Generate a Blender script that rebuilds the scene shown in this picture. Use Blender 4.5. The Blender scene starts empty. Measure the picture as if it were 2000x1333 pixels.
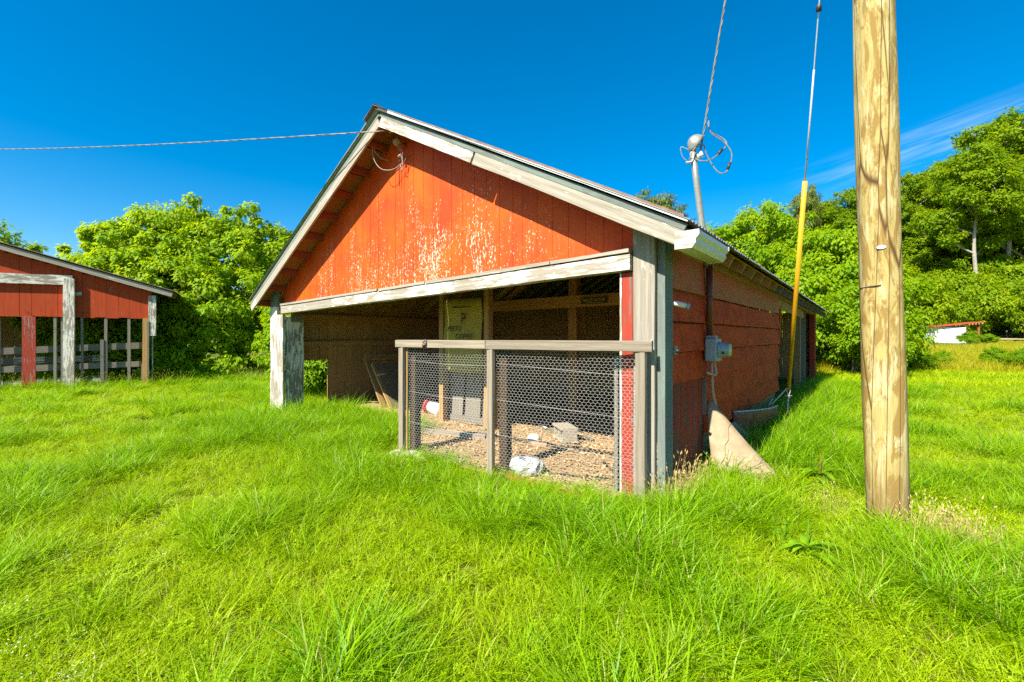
import bpy, bmesh, math, random
import numpy as np
from mathutils import Vector, Matrix, Euler
random.seed(7); rng = np.random.default_rng(7)
sc = bpy.context.scene
COL = sc.collection
R = math.radians

# ------------------------------------------------------------------ camera
EYE = 1.5
FPX, CXP, HYP = 889.0, 1000.0, 656.0              # focal length and horizon in photograph pixels
cam = bpy.data.cameras.new('camera'); camo = bpy.data.objects.new('camera', cam); COL.objects.link(camo)
cam.sensor_width = 36; cam.lens = 36 * FPX / 2000; cam.clip_end = 2000; cam.clip_start = 0.05
cam.shift_y = -(666.5 - HYP) / 2000
camo.location = (0, 0, EYE); camo.rotation_euler = (R(90), 0, 0)
sc.camera = camo
# barn frame: x to the right along the gable front, y into the depth of the barn
BA = math.atan2(705, FPX)
BO = Vector(((1283 - CXP) / FPX * 4.13, 4.13, 0))
BM = Matrix.Translation(BO) @ Matrix.Rotation(-BA, 4, 'Z')
BMI = BM.inverted()
def W(x, y, z=0): return BM @ Vector((x, y, z))
def at(px, py, Y): return Vector(((px - CXP) / FPX * Y, Y, EYE - (py - HYP) / FPX * Y))

# ------------------------------------------------------------------ light
SUN_EL, SUN_AZ = R(44), R(1.6)                      # light runs into the barn, a touch to the right
tr = BM.to_3x3() @ Vector((math.sin(SUN_AZ) * math.cos(SUN_EL), math.cos(SUN_AZ) * math.cos(SUN_EL), -math.sin(SUN_EL)))
sl = bpy.data.lights.new('sun', 'SUN'); slo = bpy.data.objects.new('sun', sl); COL.objects.link(slo)
sl.energy = 5.0; sl.angle = R(0.53); sl.color = (1, 0.93, 0.80)
slo.rotation_euler = tr.to_track_quat('-Z', 'Y').to_euler(); slo.location = (-6, -6, 12)
wd = bpy.data.worlds.new('World'); sc.world = wd; wd.use_nodes = True
nt = wd.node_tree; nt.nodes.clear()
def N(t, ty, **kw):
    n = t.nodes.new(ty)
    for k, v in kw.items():
        if k in n.inputs.keys() if hasattr(n.inputs, 'keys') else False: n.inputs[k].default_value = v
        else: setattr(n, k, v)
    return n
out = N(nt, 'ShaderNodeOutputWorld'); bg = N(nt, 'ShaderNodeBackground'); bg.inputs['Strength'].default_value = 0.079
sky = N(nt, 'ShaderNodeTexSky', sky_type='NISHITA', sun_disc=False)
sky.sun_elevation = SUN_EL; sky.sun_rotation = math.atan2(-tr.x, -tr.y)
sky.air_density = 1.0; sky.dust_density = 0.6; sky.ozone_density = 4.0
hs = N(nt, 'ShaderNodeHueSaturation'); hs.inputs['Saturation'].default_value = 1.5; hs.inputs['Value'].default_value = 1.0; hs.inputs['Hue'].default_value = 0.494
nt.links.new(sky.outputs[0], hs.inputs['Color'])
# one thin wisp of cirrus, low in the sky beyond the utility pole
tc = N(nt, 'ShaderNodeTexCoord')
cd = Vector(((1880 - CXP) / FPX, 1, -(262 - HYP) / FPX)).normalized()
ux = Vector((cd.y, -cd.x, 0)).normalized(); uy = ux.cross(cd) * -1
if uy.z < 0: uy = -uy
lx = (ux * math.cos(R(9)) + uy * math.sin(R(9))); ly = (uy * math.cos(R(9)) - ux * math.sin(R(9)))
def dot(vec):
    d = N(nt, 'ShaderNodeVectorMath', operation='DOT_PRODUCT'); d.inputs[1].default_value = vec
    nt.links.new(tc.outputs['Generated'], d.inputs[0]); return d.outputs['Value']
def wm(op, a, b=None, c=None):
    m = N(nt, 'ShaderNodeMath', operation=op)
    for i, v in enumerate((a, b, c)):
        if v is None: continue
        if isinstance(v, (int, float)): m.inputs[i].default_value = v
        else: nt.links.new(v, m.inputs[i])
    return m.outputs[0]
dlx, dly = dot(lx), dot(ly)
cb = N(nt, 'ShaderNodeCombineXYZ'); nt.links.new(wm('MULTIPLY', dlx, 3.0), cb.inputs[0]); nt.links.new(wm('MULTIPLY', dly, 34.0), cb.inputs[1])
cn = N(nt, 'ShaderNodeTexNoise'); cn.inputs['Scale'].default_value = 2.2; cn.inputs['Detail'].default_value = 6; cn.inputs['Distortion'].default_value = 0.7
nt.links.new(cb.outputs[0], cn.inputs['Vector'])
gx = wm('SUBTRACT', 1.0, wm('POWER', wm('ABSOLUTE', wm('DIVIDE', dlx, 0.24)), 2.0)); gy = wm('SUBTRACT', 1.0, wm('POWER', wm('ABSOLUTE', wm('DIVIDE', dly, 0.042)), 2.0))
msk = wm('MULTIPLY', wm('MAXIMUM', gx, 0), wm('MAXIMUM', gy, 0))
front = wm('GREATER_THAN', dot(cd), 0.2)
cl = wm('MULTIPLY', wm('MULTIPLY', msk, front), wm('MULTIPLY', wm('MAXIMUM', wm('SUBTRACT', cn.outputs['Fac'], 0.36), 0), 3.6))
mx = N(nt, 'ShaderNodeMix', data_type='RGBA'); mx.inputs[7].default_value = (5.0, 6.0, 7.0, 1)
nt.links.new(wm('MINIMUM', wm('MULTIPLY', wm('POWER', cl, 1.5), 0.34), 0.8), mx.inputs[0]); nt.links.new(hs.outputs[0], mx.inputs[6])
nt.links.new(mx.outputs[2], bg.inputs['Color']); nt.links.new(bg.outputs[0], out.inputs[0])
sc.view_settings.view_transform = 'Standard'; sc.view_settings.look = 'None'; sc.view_settings.gamma = 1.0
sc.view_settings.exposure = 1.3
sc.render.engine = 'CYCLES'
sc.cycles.use_adaptive_sampling = True; sc.cycles.adaptive_threshold = 0.015; sc.cycles.max_bounces = 6; sc.cycles.diffuse_bounces = 4; sc.cycles.glossy_bounces = 2; sc.cycles.transmission_bounces = 3; sc.cycles.transparent_max_bounces = 4
sc.cycles.use_denoising = False

# ------------------------------------------------------------------ materials
MATS = {}
def newmat(name):
    m = bpy.data.materials.new(name); m.use_nodes = True
    t = m.node_tree; t.nodes.clear()
    o = t.nodes.new('ShaderNodeOutputMaterial'); b = t.nodes.new('ShaderNodeBsdfPrincipled')
    t.links.new(b.outputs[0], o.inputs[0]); MATS[name] = m
    return m, t, b, o
def L(t, a, b): t.links.new(a, b)
def val(t, op, a, b=None, c=None, clamp=False):
    m = t.nodes.new('ShaderNodeMath'); m.operation = op; m.use_clamp = clamp
    for i, v in enumerate((a, b, c)):
        if v is None: continue
        if isinstance(v, (int, float)): m.inputs[i].default_value = v
        else: t.links.new(v, m.inputs[i])
    return m.outputs[0]
def mixc(t, f, a, b):
    m = t.nodes.new('ShaderNodeMix'); m.data_type = 'RGBA'
    for i, v in ((0, f), (6, a), (7, b)):
        if isinstance(v, (int, float)): m.inputs[i].default_value = v
        elif isinstance(v, tuple): m.inputs[i].default_value = (*v, 1) if len(v) == 3 else v
        else: t.links.new(v, m.inputs[i])
    return m.outputs[2]
def noise(t, vec, scale, detail=4, rough=0.55, dist=0.0):
    n = t.nodes.new('ShaderNodeTexNoise'); n.inputs['Scale'].default_value = scale; n.inputs['Detail'].default_value = detail
    n.inputs['Roughness'].default_value = rough; n.inputs['Distortion'].default_value = dist
    if vec is not None: t.links.new(vec, n.inputs['Vector'])
    return n.outputs['Fac']
def ramp(t, f, lo, hi):
    m = t.nodes.new('ShaderNodeMapRange'); m.inputs['From Min'].default_value = lo; m.inputs['From Max'].default_value = hi
    t.links.new(f, m.inputs['Value']); return m.outputs[0]
def coords(t, scale=(1, 1, 1), rand=True, kind='Object'):
    c = t.nodes.new('ShaderNodeTexCoord'); mp = t.nodes.new('ShaderNodeMapping'); mp.inputs['Scale'].default_value = scale
    v = c.outputs[kind]
    if rand:
        oi = t.nodes.new('ShaderNodeObjectInfo'); ad = t.nodes.new('ShaderNodeVectorMath'); ad.operation = 'ADD'
        ml = t.nodes.new('ShaderNodeVectorMath'); ml.operation = 'SCALE'; ml.inputs[0].default_value = (17.3, 9.1, 5.7)
        L(t, oi.outputs['Random'], ml.inputs['Scale']); L(t, v, ad.inputs[0]); L(t, ml.outputs[0], ad.inputs[1]); v = ad.outputs[0]
    L(t, v, mp.inputs['Vector']); return mp.outputs[0]
def bump(t, b, h, strength=0.4, dist=0.01):
    n = t.nodes.new('ShaderNodeBump'); n.inputs['Strength'].default_value = strength; n.inputs['Distance'].default_value = dist
    L(t, h, n.inputs['Height']); L(t, n.outputs[0], b.inputs['Normal'])
KA = 0.80
def kc(c): return tuple(x * KA for x in c) if c else None
def m_wood(name, c1, c2, paint=None, wear=0.5, rough=0.85, knots=True, dirt=None, grain=1.0):
    """board wood with the grain along the board's own x; paint, where given, flakes off along the grain"""
    c1, c2, paint = kc(c1), kc(c2), kc(paint)
    m, t, b, o = newmat(name)
    v = coords(t, (0.9 * grain, 9 * grain, 9 * grain))
    warp = noise(t, v, 0.9, 3, 0.5, 0.6)
    w = t.nodes.new('ShaderNodeTexWave'); w.wave_type = 'BANDS'; w.bands_direction = 'Y'; w.inputs['Scale'].default_value = 0.55
    w.inputs['Distortion'].default_value = 9.0; w.inputs['Detail'].default_value = 3; w.inputs['Detail Scale'].default_value = 0.8
    L(t, v, w.inputs['Vector'])
    v2 = coords(t, (3, 90, 90)); fine = noise(t, v2, 1.0, 4, 0.65)
    g = val(t, 'ADD', val(t, 'MULTIPLY', w.outputs['Fac'], 0.14), val(t, 'MULTIPLY', fine, 0.86))
    col = mixc(t, ramp(t, g, 0.25, 0.75), c2, c1)
    oi = t.nodes.new('ShaderNodeObjectInfo')
    col = mixc(t, val(t, 'MULTIPLY', oi.outputs['Random'], 0.35), col, tuple(x * 0.6 for x in c2))
    h = g
    if paint:
        v3 = coords(t, (2.2, 16, 16)); n1 = noise(t, v3, 1.6, 6, 0.7, 0.4); v4 = coords(t, (1, 1, 1)); n2 = noise(t, v4, 2.2, 3)
        k = val(t, 'ADD', val(t, 'MULTIPLY', n1, 0.75), val(t, 'MULTIPLY', n2, 0.45))
        k = val(t, 'ADD', k, val(t, 'MULTIPLY', g, 0.22))
        f = ramp(t, k, 0.86 - wear * 0.42, 0.93 - wear * 0.42)     # 1 = bare
        pc = mixc(t, ramp(t, noise(t, coords(t, (1.5, 12, 12)), 1.5, 5), 0.35, 0.75), paint, tuple(x * 0.78 for x in paint))
        col = mixc(t, f, pc, col); h = val(t, 'SUBTRACT', val(t, 'MULTIPLY', g, 0.4), val(t, 'MULTIPLY', f, 0.5))
    if dirt:
        col = mixc(t, val(t, 'MULTIPLY', ramp(t, noise(t, coords(t, (1, 1, 1)), 3.5, 5), 0.5, 0.75), 0.6), col, dirt)
    L(t, col, b.inputs['Base Color']); b.inputs['Roughness'].default_value = rough; b.inputs['Specular IOR Level'].default_value = 0.25
    bump(t, b, h, 0.55, 0.006); return m
def m_plain(name, col, rough=0.6, metal=0.0, var=0.15, scale=6, col2=None, spec=0.4, bs=0.15, thr=(0.35, 0.7)):
    m, t, b, o = newmat(name); col, col2 = kc(col), kc(col2)
    n = noise(t, coords(t), scale, 5, 0.6)
    c = mixc(t, ramp(t, n, *thr), col, col2 if col2 else tuple(x * (1 - var * 2) for x in col))
    L(t, c, b.inputs['Base Color']); b.inputs['Roughness'].default_value = rough; b.inputs['Metallic'].default_value = metal
    b.inputs['Specular IOR Level'].default_value = spec
    bump(t, b, n, bs, 0.01); return m
def m_leaf(name, c1, c2, trans=0.4, attr=True, tint=None, rough=0.5, spec=0.3):
    m, t, b, o = newmat(name)
    if attr:
        a = t.nodes.new('ShaderNodeAttribute'); a.attribute_name = 'rnd'; f = a.outputs['Fac']
    else: f = 0.5
    col = mixc(t, f, c1, c2)
    if name.startswith('leaf'):
        oi = t.nodes.new('ShaderNodeObjectInfo'); col = mixc(t, val(t, 'MULTIPLY', oi.outputs['Random'], 0.42), col, (c1[0] * 0.62, c1[1] * 0.78, c1[2] * 2))
    if tint:
        a2 = t.nodes.new('ShaderNodeAttribute'); a2.attribute_name = 'tint'; a2.attribute_type = 'INSTANCER'
        col = mixc(t, a2.outputs['Fac'], col, tint)
    L(t, col, b.inputs['Base Color']); b.inputs['Roughness'].default_value = rough; b.inputs['Specular IOR Level'].default_value = spec
    tl = t.nodes.new('ShaderNodeBsdfTranslucent'); mul = mixc(t, 0.5, col, (c2[0] * 1.5, c2[1] * 1.35, c2[2])); L(t, mul, tl.inputs['Color'])
    ms = t.nodes.new('ShaderNodeMixShader'); ms.inputs[0].default_value = trans
    L(t, b.outputs[0], ms.inputs[1]); L(t, tl.outputs[0], ms.inputs[2]); L(t, ms.outputs[0], o.inputs[0]); return m

# gable sheets: orange red paint, flaking to a white primer in upright streaks and specks
def m_gable():
    m, t, b, o = newmat('gable_paint')
    c = t.nodes.new('ShaderNodeTexCoord'); P = c.outputs['Object']
    mp = t.nodes.new('ShaderNodeMapping'); mp.inputs['Scale'].default_value = (2.2, 1, 0.45); L(t, P, mp.inputs['Vector'])
    big = noise(t, mp.outputs[0], 1.1, 4, 0.6)
    fade = noise(t, P, 1.3, 4, 0.6, 0.4)
    mp2 = t.nodes.new('ShaderNodeMapping'); mp2.inputs['Scale'].default_value = (46, 46, 4); L(t, P, mp2.inputs['Vector'])
    streak = noise(t, mp2.outputs[0], 1.0, 4, 0.7)
    mp3 = t.nodes.new('ShaderNodeMapping'); mp3.inputs['Scale'].default_value = (58, 58, 32); L(t, P, mp3.inputs['Vector'])
    spk = noise(t, mp3.outputs[0], 1.0, 3, 0.6)
    sx = t.nodes.new('ShaderNodeSeparateXYZ'); L(t, P, sx.inputs[0])
    # weather reaches the middle of the gable and the foot of the sheets most
    cx_ = val(t, 'SUBTRACT', 1.0, val(t, 'POWER', val(t, 'ABSOLUTE', val(t, 'DIVIDE', val(t, 'ADD', sx.outputs[0], 3.7), 3.4)), 2.0))
    cz_ = val(t, 'SUBTRACT', 1.0, val(t, 'POWER', val(t, 'ABSOLUTE', val(t, 'DIVIDE', val(t, 'SUBTRACT', sx.outputs[2], 2.2), 1.5)), 2.0))
    zone = val(t, 'MULTIPLY', val(t, 'MAXIMUM', cx_, 0), val(t, 'MAXIMUM', cz_, 0))
    k = val(t, 'ADD', val(t, 'ADD', val(t, 'MULTIPLY', spk, 0.62), val(t, 'MULTIPLY', streak, 0.38)), val(t, 'ADD', val(t, 'MULTIPLY', val(t, 'SUBTRACT', big, 0.5), 0.30), val(t, 'MULTIPLY', zone, 0.135)))
    f = ramp(t, k, 0.683, 0.71)
    red = mixc(t, ramp(t, fade, 0.35, 0.68), (0.46, 0.042, 0.004), (0.62, 0.088, 0.003))
    red = mixc(t, val(t, 'MULTIPLY', ramp(t, streak, 0.5, 0.75), 0.22), red, (0.60, 0.16, 0.06))
    col = mixc(t, val(t, 'MULTIPLY', f, 0.85), red, (0.62, 0.54, 0.44))
    L(t, col, b.inputs['Base Color']); b.inputs['Roughness'].default_value = 0.62; b.inputs['Specular IOR Level'].default_value = 0.25
    bump(t, b, val(t, 'SUBTRACT', val(t, 'MULTIPLY', streak, 0.5), val(t, 'MULTIPLY', f, 0.3)), 0.35, 0.004); return m
m_gable()
def m_lap():
    m, t, b, o = newmat('lap_paint')
    v = coords(t, (1, 1, 1)); st = noise(t, coords(t, (1.2, 1.2, 1.2)), 2.4, 5, 0.65, 0.5); fine = noise(t, coords(t, (55, 12, 12)), 1.0, 4, 0.65)
    col = mixc(t, ramp(t, st, 0.3, 0.72), (0.54, 0.046, 0.005), (0.60, 0.075, 0.005))
    col = mixc(t, val(t, 'MULTIPLY', ramp(t, fine, 0.5, 0.75), 0.55), col, (0.10, 0.018, 0.006))
    bl = noise(t, coords(t, (4.5, 2.2, 2.2)), 1.5, 6, 0.72, 0.4); col = mixc(t, val(t, 'MULTIPLY', ramp(t, bl, 0.48, 0.68), 0.62), col, (0.085, 0.022, 0.006))
    sp = noise(t, v, 75, 2, 0.5); big = noise(t, v, 1.7, 2)
    f = ramp(t, val(t, 'ADD', val(t, 'MULTIPLY', sp, 0.7), val(t, 'MULTIPLY', big, 0.4)), 0.70, 0.74)
    col = mixc(t, val(t, 'MULTIPLY', f, 0.6), col, (0.07, 0.035, 0.02))
    L(t, col, b.inputs['Base Color']); b.inputs['Roughness'].default_value = 0.75; b.inputs['Specular IOR Level'].default_value = 0.12
    bump(t, b, fine, 0.25, 0.004); return m
m_lap()
def m_lap_mould():
    m, t, b, o = newmat('lap_mouldy'); v = coords(t, (1, 1, 1))
    st = noise(t, v, 3.2, 5, 0.65, 0.5); bl = noise(t, coords(t, (7, 2.2, 7)), 1.6, 5, 0.7, 0.3)
    col = mixc(t, ramp(t, st, 0.35, 0.65), (0.48, 0.070, 0.005), (0.36, 0.110, 0.006))
    col = mixc(t, val(t, 'MULTIPLY', ramp(t, bl, 0.56, 0.68), 0.8), col, (0.06, 0.028, 0.010))
    L(t, col, b.inputs['Base Color']); b.inputs['Roughness'].default_value = 0.75; bump(t, b, bl, 0.4, 0.006)
m_lap_mould()
m_wood('white_wood', (0.44, 0.39, 0.31), (0.26, 0.22, 0.17), paint=(0.86, 0.81, 0.71), wear=0.46)
m_wood('white_wood_worn', (0.52, 0.47, 0.38), (0.25, 0.22, 0.175), paint=(0.84, 0.80, 0.71), wear=0.74)
m_wood('grey_green_wood', (0.22, 0.25, 0.23), (0.12, 0.14, 0.13), paint=(0.20, 0.25, 0.22), wear=0.40)
m_wood('red_board', (0.24, 0.19, 0.15), (0.14, 0.10, 0.08), paint=(0.40, 0.055, 0.030), wear=0.22)
m_wood('shed_red', (0.30, 0.26, 0.21), (0.15, 0.12, 0.09), paint=(0.48, 0.062, 0.014), wear=0.05)
m_wood('red_bare', (0.34, 0.31, 0.26), (0.20, 0.17, 0.13), paint=(0.40, 0.055, 0.030), wear=0.25)
m_wood('red_plank', (0.24, 0.13, 0.08), (0.12, 0.06, 0.04), paint=(0.40, 0.040, 0.014), wear=0.35)
m_wood('lookout_red', (0.25, 0.10, 0.05), (0.16, 0.06, 0.03), paint=(0.40, 0.06, 0.02), wear=0.35)
m_wood('soffit_wood', (0.42, 0.16, 0.05), (0.26, 0.09, 0.025))
m_wood('pen_wood', (0.45, 0.38, 0.285), (0.20, 0.165, 0.12))
m_wood('dark_post', (0.09, 0.055, 0.025), (0.045, 0.028, 0.014))
m_wood('grey_wood', (0.30, 0.27, 0.22), (0.17, 0.15, 0.12))
m_wood('dark_plank', (0.62, 0.39, 0.16), (0.28, 0.165, 0.06))
m_wood('beam_wood', (0.60, 0.34, 0.11), (0.36, 0.19, 0.055))
m_wood('honey_wood', (0.55, 0.36, 0.15), (0.36, 0.21, 0.075))
m_plain('roof_metal', (0.58, 0.62, 0.66), 0.42, 0.55, 0.1, 3, col2=(0.40, 0.40, 0.40))
m_plain('roof_rust', (0.20, 0.085, 0.045), 0.8, 0.1, 0.2, 5, col2=(0.30, 0.26, 0.22))
m_plain('trim_white', (0.80, 0.80, 0.78), 0.35, 0, 0.06, 9)
m_plain('grey_green', (0.24, 0.29, 0.26), 0.6, 0.1, 0.15, 8)
m_plain('galvanised', (0.36, 0.37, 0.33), 0.5, 0.4, 0.15, 14)
m_plain('wire_metal', (0.58, 0.58, 0.55), 0.45, 0.1, 0.08, 20)
m_plain('meter_grey', (0.36, 0.43, 0.46), 0.5, 0.2, 0.1, 10)
m_plain('meter_face', (0.62, 0.66, 0.30), 0.3, 0.0, 0.1, 10)
m_plain('dark_metal', (0.05, 0.05, 0.05), 0.5, 0.2)
m_plain('conduit_paint', (0.20, 0.055, 0.03), 0.45, 0.05, 0.15, 12)
m_plain('conduit_pink', (0.62, 0.26, 0.18), 0.6, 0, 0.2, 20, col2=(0.55, 0.45, 0.36))
m_plain('cable_grey', (0.30, 0.27, 0.22), 0.7, 0, 0.2, 30, col2=(0.12, 0.11, 0.10))
m_plain('cable_bright', (0.40, 0.38, 0.34), 0.5, 0.2, 0.2, 30)
m_plain('porcelain', (0.82, 0.84, 0.80), 0.25, 0, 0.05)
m_plain('yellow_guard', (0.85, 0.42, 0.010), 0.45, 0, 0.08, 4)
m_plain('steel_rod', (0.55, 0.55, 0.52), 0.45, 0.4, 0.2, 30)
m_plain('sack_burlap', (0.46, 0.36, 0.075), 0.95, 0, 0.14, 60, bs=0.5)
m_plain('ink_black', (0.025, 0.025, 0.022), 0.8)
m_plain('sign_black', (0.03, 0.028, 0.024), 0.5)
m_plain('sign_yellow', (0.75, 0.62, 0.10), 0.5)
m_plain('concrete', (0.42, 0.37, 0.28), 0.95, 0, 0.15, 25, bs=0.5)
m_plain('stone', (0.58, 0.53, 0.42), 0.9, 0, 0.2, 12, bs=0.5)
m_plain('brick_red', (0.36, 0.20, 0.12), 0.9, 0, 0.2, 20, col2=(0.5, 0.38, 0.24))
m_plain('white_plastic', (0.80, 0.78, 0.72), 0.4, 0, 0.06, 7)
m_plain('bag_plastic', (0.52, 0.54, 0.54), 0.38, 0, 0.2, 14)
m_plain('bag_brown', (0.30, 0.16, 0.08), 0.5)
m_plain('bag_navy', (0.06, 0.08, 0.12), 0.5)
m_plain('red_plastic', (0.65, 0.06, 0.07), 0.45)
m_plain('blue_plastic', (0.05, 0.13, 0.36), 0.45)
m_plain('black_rubber', (0.03, 0.03, 0.03), 0.5)
m_plain('hose_grey', (0.12, 0.12, 0.10), 0.6)
m_plain('orange_eye', (0.9, 0.20, 0.02), 0.35)
m_plain('ornament_black', (0.035, 0.045, 0.05), 0.4)
m_plain('cardboard_dark', (0.26, 0.20, 0.11), 0.9, 0, 0.1, 8)
m_plain('siding_tan', (0.44, 0.35, 0.22), 0.8, 0, 0.15, 5, col2=(0.28, 0.20, 0.11), bs=0.2)
m_plain('siding_redback', (0.24, 0.045, 0.022), 0.6, 0, 0.15, 30, col2=(0.40, 0.33, 0.28), thr=(0.56, 0.66))
m_plain('edge_pale', (0.52, 0.58, 0.50), 0.7)
m_plain('shed_white', (0.82, 0.83, 0.84), 0.6, 0, 0.04, 3)
m_plain('shed_redroof', (0.52, 0.09, 0.03), 0.6, 0, 0.15, 4)
m_plain('dirt_road', (0.52, 0.42, 0.30), 0.95, 0, 0.12, 2)
m_plain('bark', (0.20, 0.17, 0.13), 0.95, 0, 0.25, 9, bs=0.8)
m_plain('bark_pale', (0.44, 0.40, 0.34), 0.9, 0, 0.2, 5, bs=0.6)
def m_pole():
    m, t, b, o = newmat('pole_wood')
    v = coords(t, (6.5, 6.5, 1.5), rand=False); n1 = noise(t, v, 1.9, 8, 0.7, 1.1); n2 = noise(t, coords(t, (60, 60, 1.6), rand=False), 1.2, 5, 0.7)
    col = mixc(t, ramp(t, n1, 0.46, 0.53), (0.24, 0.155, 0.042), (0.38, 0.30, 0.11))
    n3 = noise(t, coords(t, (6, 6, 1.0), rand=False), 2.1, 7, 0.68, 1.0)
    col = mixc(t, val(t, 'MULTIPLY', ramp(t, n3, 0.53, 0.60), 0.75), col, (0.47, 0.43, 0.24))
    col = mixc(t, val(t, 'MULTIPLY', ramp(t, n2, 0.48, 0.7), 0.65), col, (0.20, 0.13, 0.045))
    v5 = coords(t, (9, 9, 0.55), rand=False); vr = t.nodes.new('ShaderNodeTexVoronoi'); vr.feature = 'DISTANCE_TO_EDGE'; vr.inputs['Scale'].default_value = 0.9
    L(t, v5, vr.inputs['Vector']); crack = ramp(t, vr.outputs['Distance'], 0.004, 0.03)
    col = mixc(t, crack, (0.085, 0.045, 0.016), col)
    sz = t.nodes.new('ShaderNodeSeparateXYZ'); L(t, coords(t, (1, 1, 1), rand=False), sz.inputs[0])
    soil = val(t, 'MULTIPLY', ramp(t, val(t, 'SUBTRACT', val(t, 'MULTIPLY', n1, 0.9), sz.outputs[2]), -0.05, 0.4), 0.7); col = mixc(t, soil, col, (0.13, 0.085, 0.035))
    n6 = noise(t, coords(t, (14, 14, 9), rand=False), 1.6, 4, 0.6)
    col = mixc(t, val(t, 'MULTIPLY', ramp(t, n6, 0.66, 0.72), 0.7), col, (0.30, 0.12, 0.03))
    L(t, col, b.inputs['Base Color']); b.inputs['Roughness'].default_value = 0.85; b.inputs['Specular IOR Level'].default_value = 0.2
    bump(t, b, val(t, 'ADD', val(t, 'MULTIPLY', n2, 0.4), val(t, 'MULTIPLY', crack, 0.6)), 0.5, 0.008)
m_pole()
def m_straw():
    m, t, b, o = newmat('straw_litter'); v = coords(t, rand=False)
    n = noise(t, v, 45, 4, 0.7); n2 = noise(t, v, 2.5, 3)
    col = mixc(t, ramp(t, n, 0.35, 0.7), (0.20, 0.12, 0.05), (0.48, 0.35, 0.18)); col = mixc(t, val(t, 'MULTIPLY', ramp(t, n2, 0.4, 0.7), 0.5), col, (0.36, 0.24, 0.11))
    L(t, col, b.inputs['Base Color']); b.inputs['Roughness'].default_value = 0.95; bump(t, b, n, 0.7, 0.01)
m_straw()
def m_ground():
    m, t, b, o = newmat('ground_turf'); v = coords(t, rand=False)
    n = noise(t, v, 6, 6, 0.7); n2 = noise(t, v, 0.35, 4, 0.6)
    col = mixc(t, ramp(t, n, 0.3, 0.7), (0.060, 0.060, 0.012), (0.12, 0.15, 0.010)); col = mixc(t, val(t, 'MULTIPLY', ramp(t, n2, 0.45, 0.7), 0.6), col, (0.24, 0.27, 0.010))
    col = mixc(t, val(t, 'MULTIPLY', ramp(t, noise(t, v, 2.3, 5, 0.65), 0.60, 0.72), 0.6), col, (0.16, 0.11, 0.04))
    L(t, col, b.inputs['Base Color']); b.inputs['Roughness'].default_value = 0.95; b.inputs['Specular IOR Level'].default_value = 0.1; bump(t, b, n, 0.8, 0.03)
m_ground()
GT = (0.43, 0.545, 0.002)
m_leaf('grass_blade', (0.130, 0.280, 0.001), (0.315, 0.490, 0.002), 0.47, tint=GT, rough=0.5, spec=0.2)
m_leaf('grass_long', (0.088, 0.255, 0.001), (0.240, 0.45, 0.002), 0.47, tint=(0.36, 0.52, 0.002), rough=0.45, spec=0.25)
m_leaf('clover_leaf', (0.13, 0.31, 0.002), (0.27, 0.48, 0.003), 0.42, tint=GT)
m_leaf('meadow_blade', (0.24, 0.31, 0.004), (0.38, 0.39, 0.008), 0.4, tint=(0.44, 0.40, 0.01))
m_leaf('dry_stalk', (0.46, 0.33, 0.13), (0.66, 0.52, 0.26), 0.25)
m_leaf('petal_white', (0.8, 0.8, 0.74), (0.85, 0.82, 0.70), 0.2)
m_leaf('seed_head', (0.36, 0.34, 0.07), (0.52, 0.44, 0.12), 0.3)
m_leaf('leaf_bright', (0.13, 0.29, 0.002), (0.44, 0.56, 0.003), 0.52, spec=0.18)
m_leaf('leaf_mid', (0.10, 0.25, 0.002), (0.34, 0.48, 0.003), 0.5, spec=0.18)
m_leaf('leaf_wood', (0.09, 0.21, 0.002), (0.33, 0.43, 0.004), 0.5, spec=0.15)
m_leaf('leaf_pine', (0.10, 0.17, 0.012), (0.22, 0.24, 0.02), 0.2)
m_leaf('leaf_dock', (0.13, 0.29, 0.004), (0.25, 0.43, 0.006), 0.4)

# ------------------------------------------------------------------ builders
def link(o): COL.objects.link(o); return o
def mesh_obj(name, verts, faces, mat, parent=None, M=None, smooth=False, rnd=None):
    me = bpy.data.meshes.new(name)
    me.from_pydata([tuple(v) for v in verts], [], [tuple(f) for f in faces]); me.update()
    if isinstance(mat, str): me.materials.append(MATS[mat])
    if smooth: me.polygons.foreach_set('use_smooth', [True] * len(me.polygons))
    o = link(bpy.data.objects.new(name, me))
    if parent is not None: o.parent = parent
    if M is not None: o.matrix_local = M
    return o
def np_mesh(name, V, F, mat, rnd=None, smooth=False):
    """V (n,3), F (m,3 or 4) arrays"""
    me = bpy.data.meshes.new(name); n, k = F.shape
    me.vertices.add(len(V)); me.vertices.foreach_set('co', V.astype(np.float32).ravel())
    me.loops.add(n * k); me.loops.foreach_set('vertex_index', F.astype(np.int32).ravel())
    me.polygons.add(n); me.polygons.foreach_set('loop_start', np.arange(0, n * k, k, dtype=np.int32))
    try: me.polygons.foreach_set('loop_total', np.full(n, k, dtype=np.int32))
    except Exception: pass
    if smooth: me.polygons.foreach_set('use_smooth', np.ones(n, dtype=bool))
    me.update(calc_edges=True); me.validate()
    if rnd is not None:
        a = me.attributes.new('rnd', 'FLOAT', 'FACE'); a.data.foreach_set('value', rnd.astype(np.float32))
    me.materials.append(MATS[mat]); return me
def tag(o, label=None, cat=None, group=None, kind=None):
    if label: o['label'] = label
    if cat: o['category'] = cat
    if group: o['group'] = group
    if kind: o['kind'] = kind
    return o
def empty(name, M, label=None, cat=None, group=None):
    o = link(bpy.data.objects.new(name, None)); o.empty_display_size = 0.2; o.matrix_world = M
    return tag(o, label, cat, group)
def barn_thing(name, loc, label, cat, group=None, rz=0.0):
    return empty(name, Matrix.Translation(W(*loc)) @ Matrix.Rotation(-BA + rz, 4, 'Z'), label, cat, group)
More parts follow.
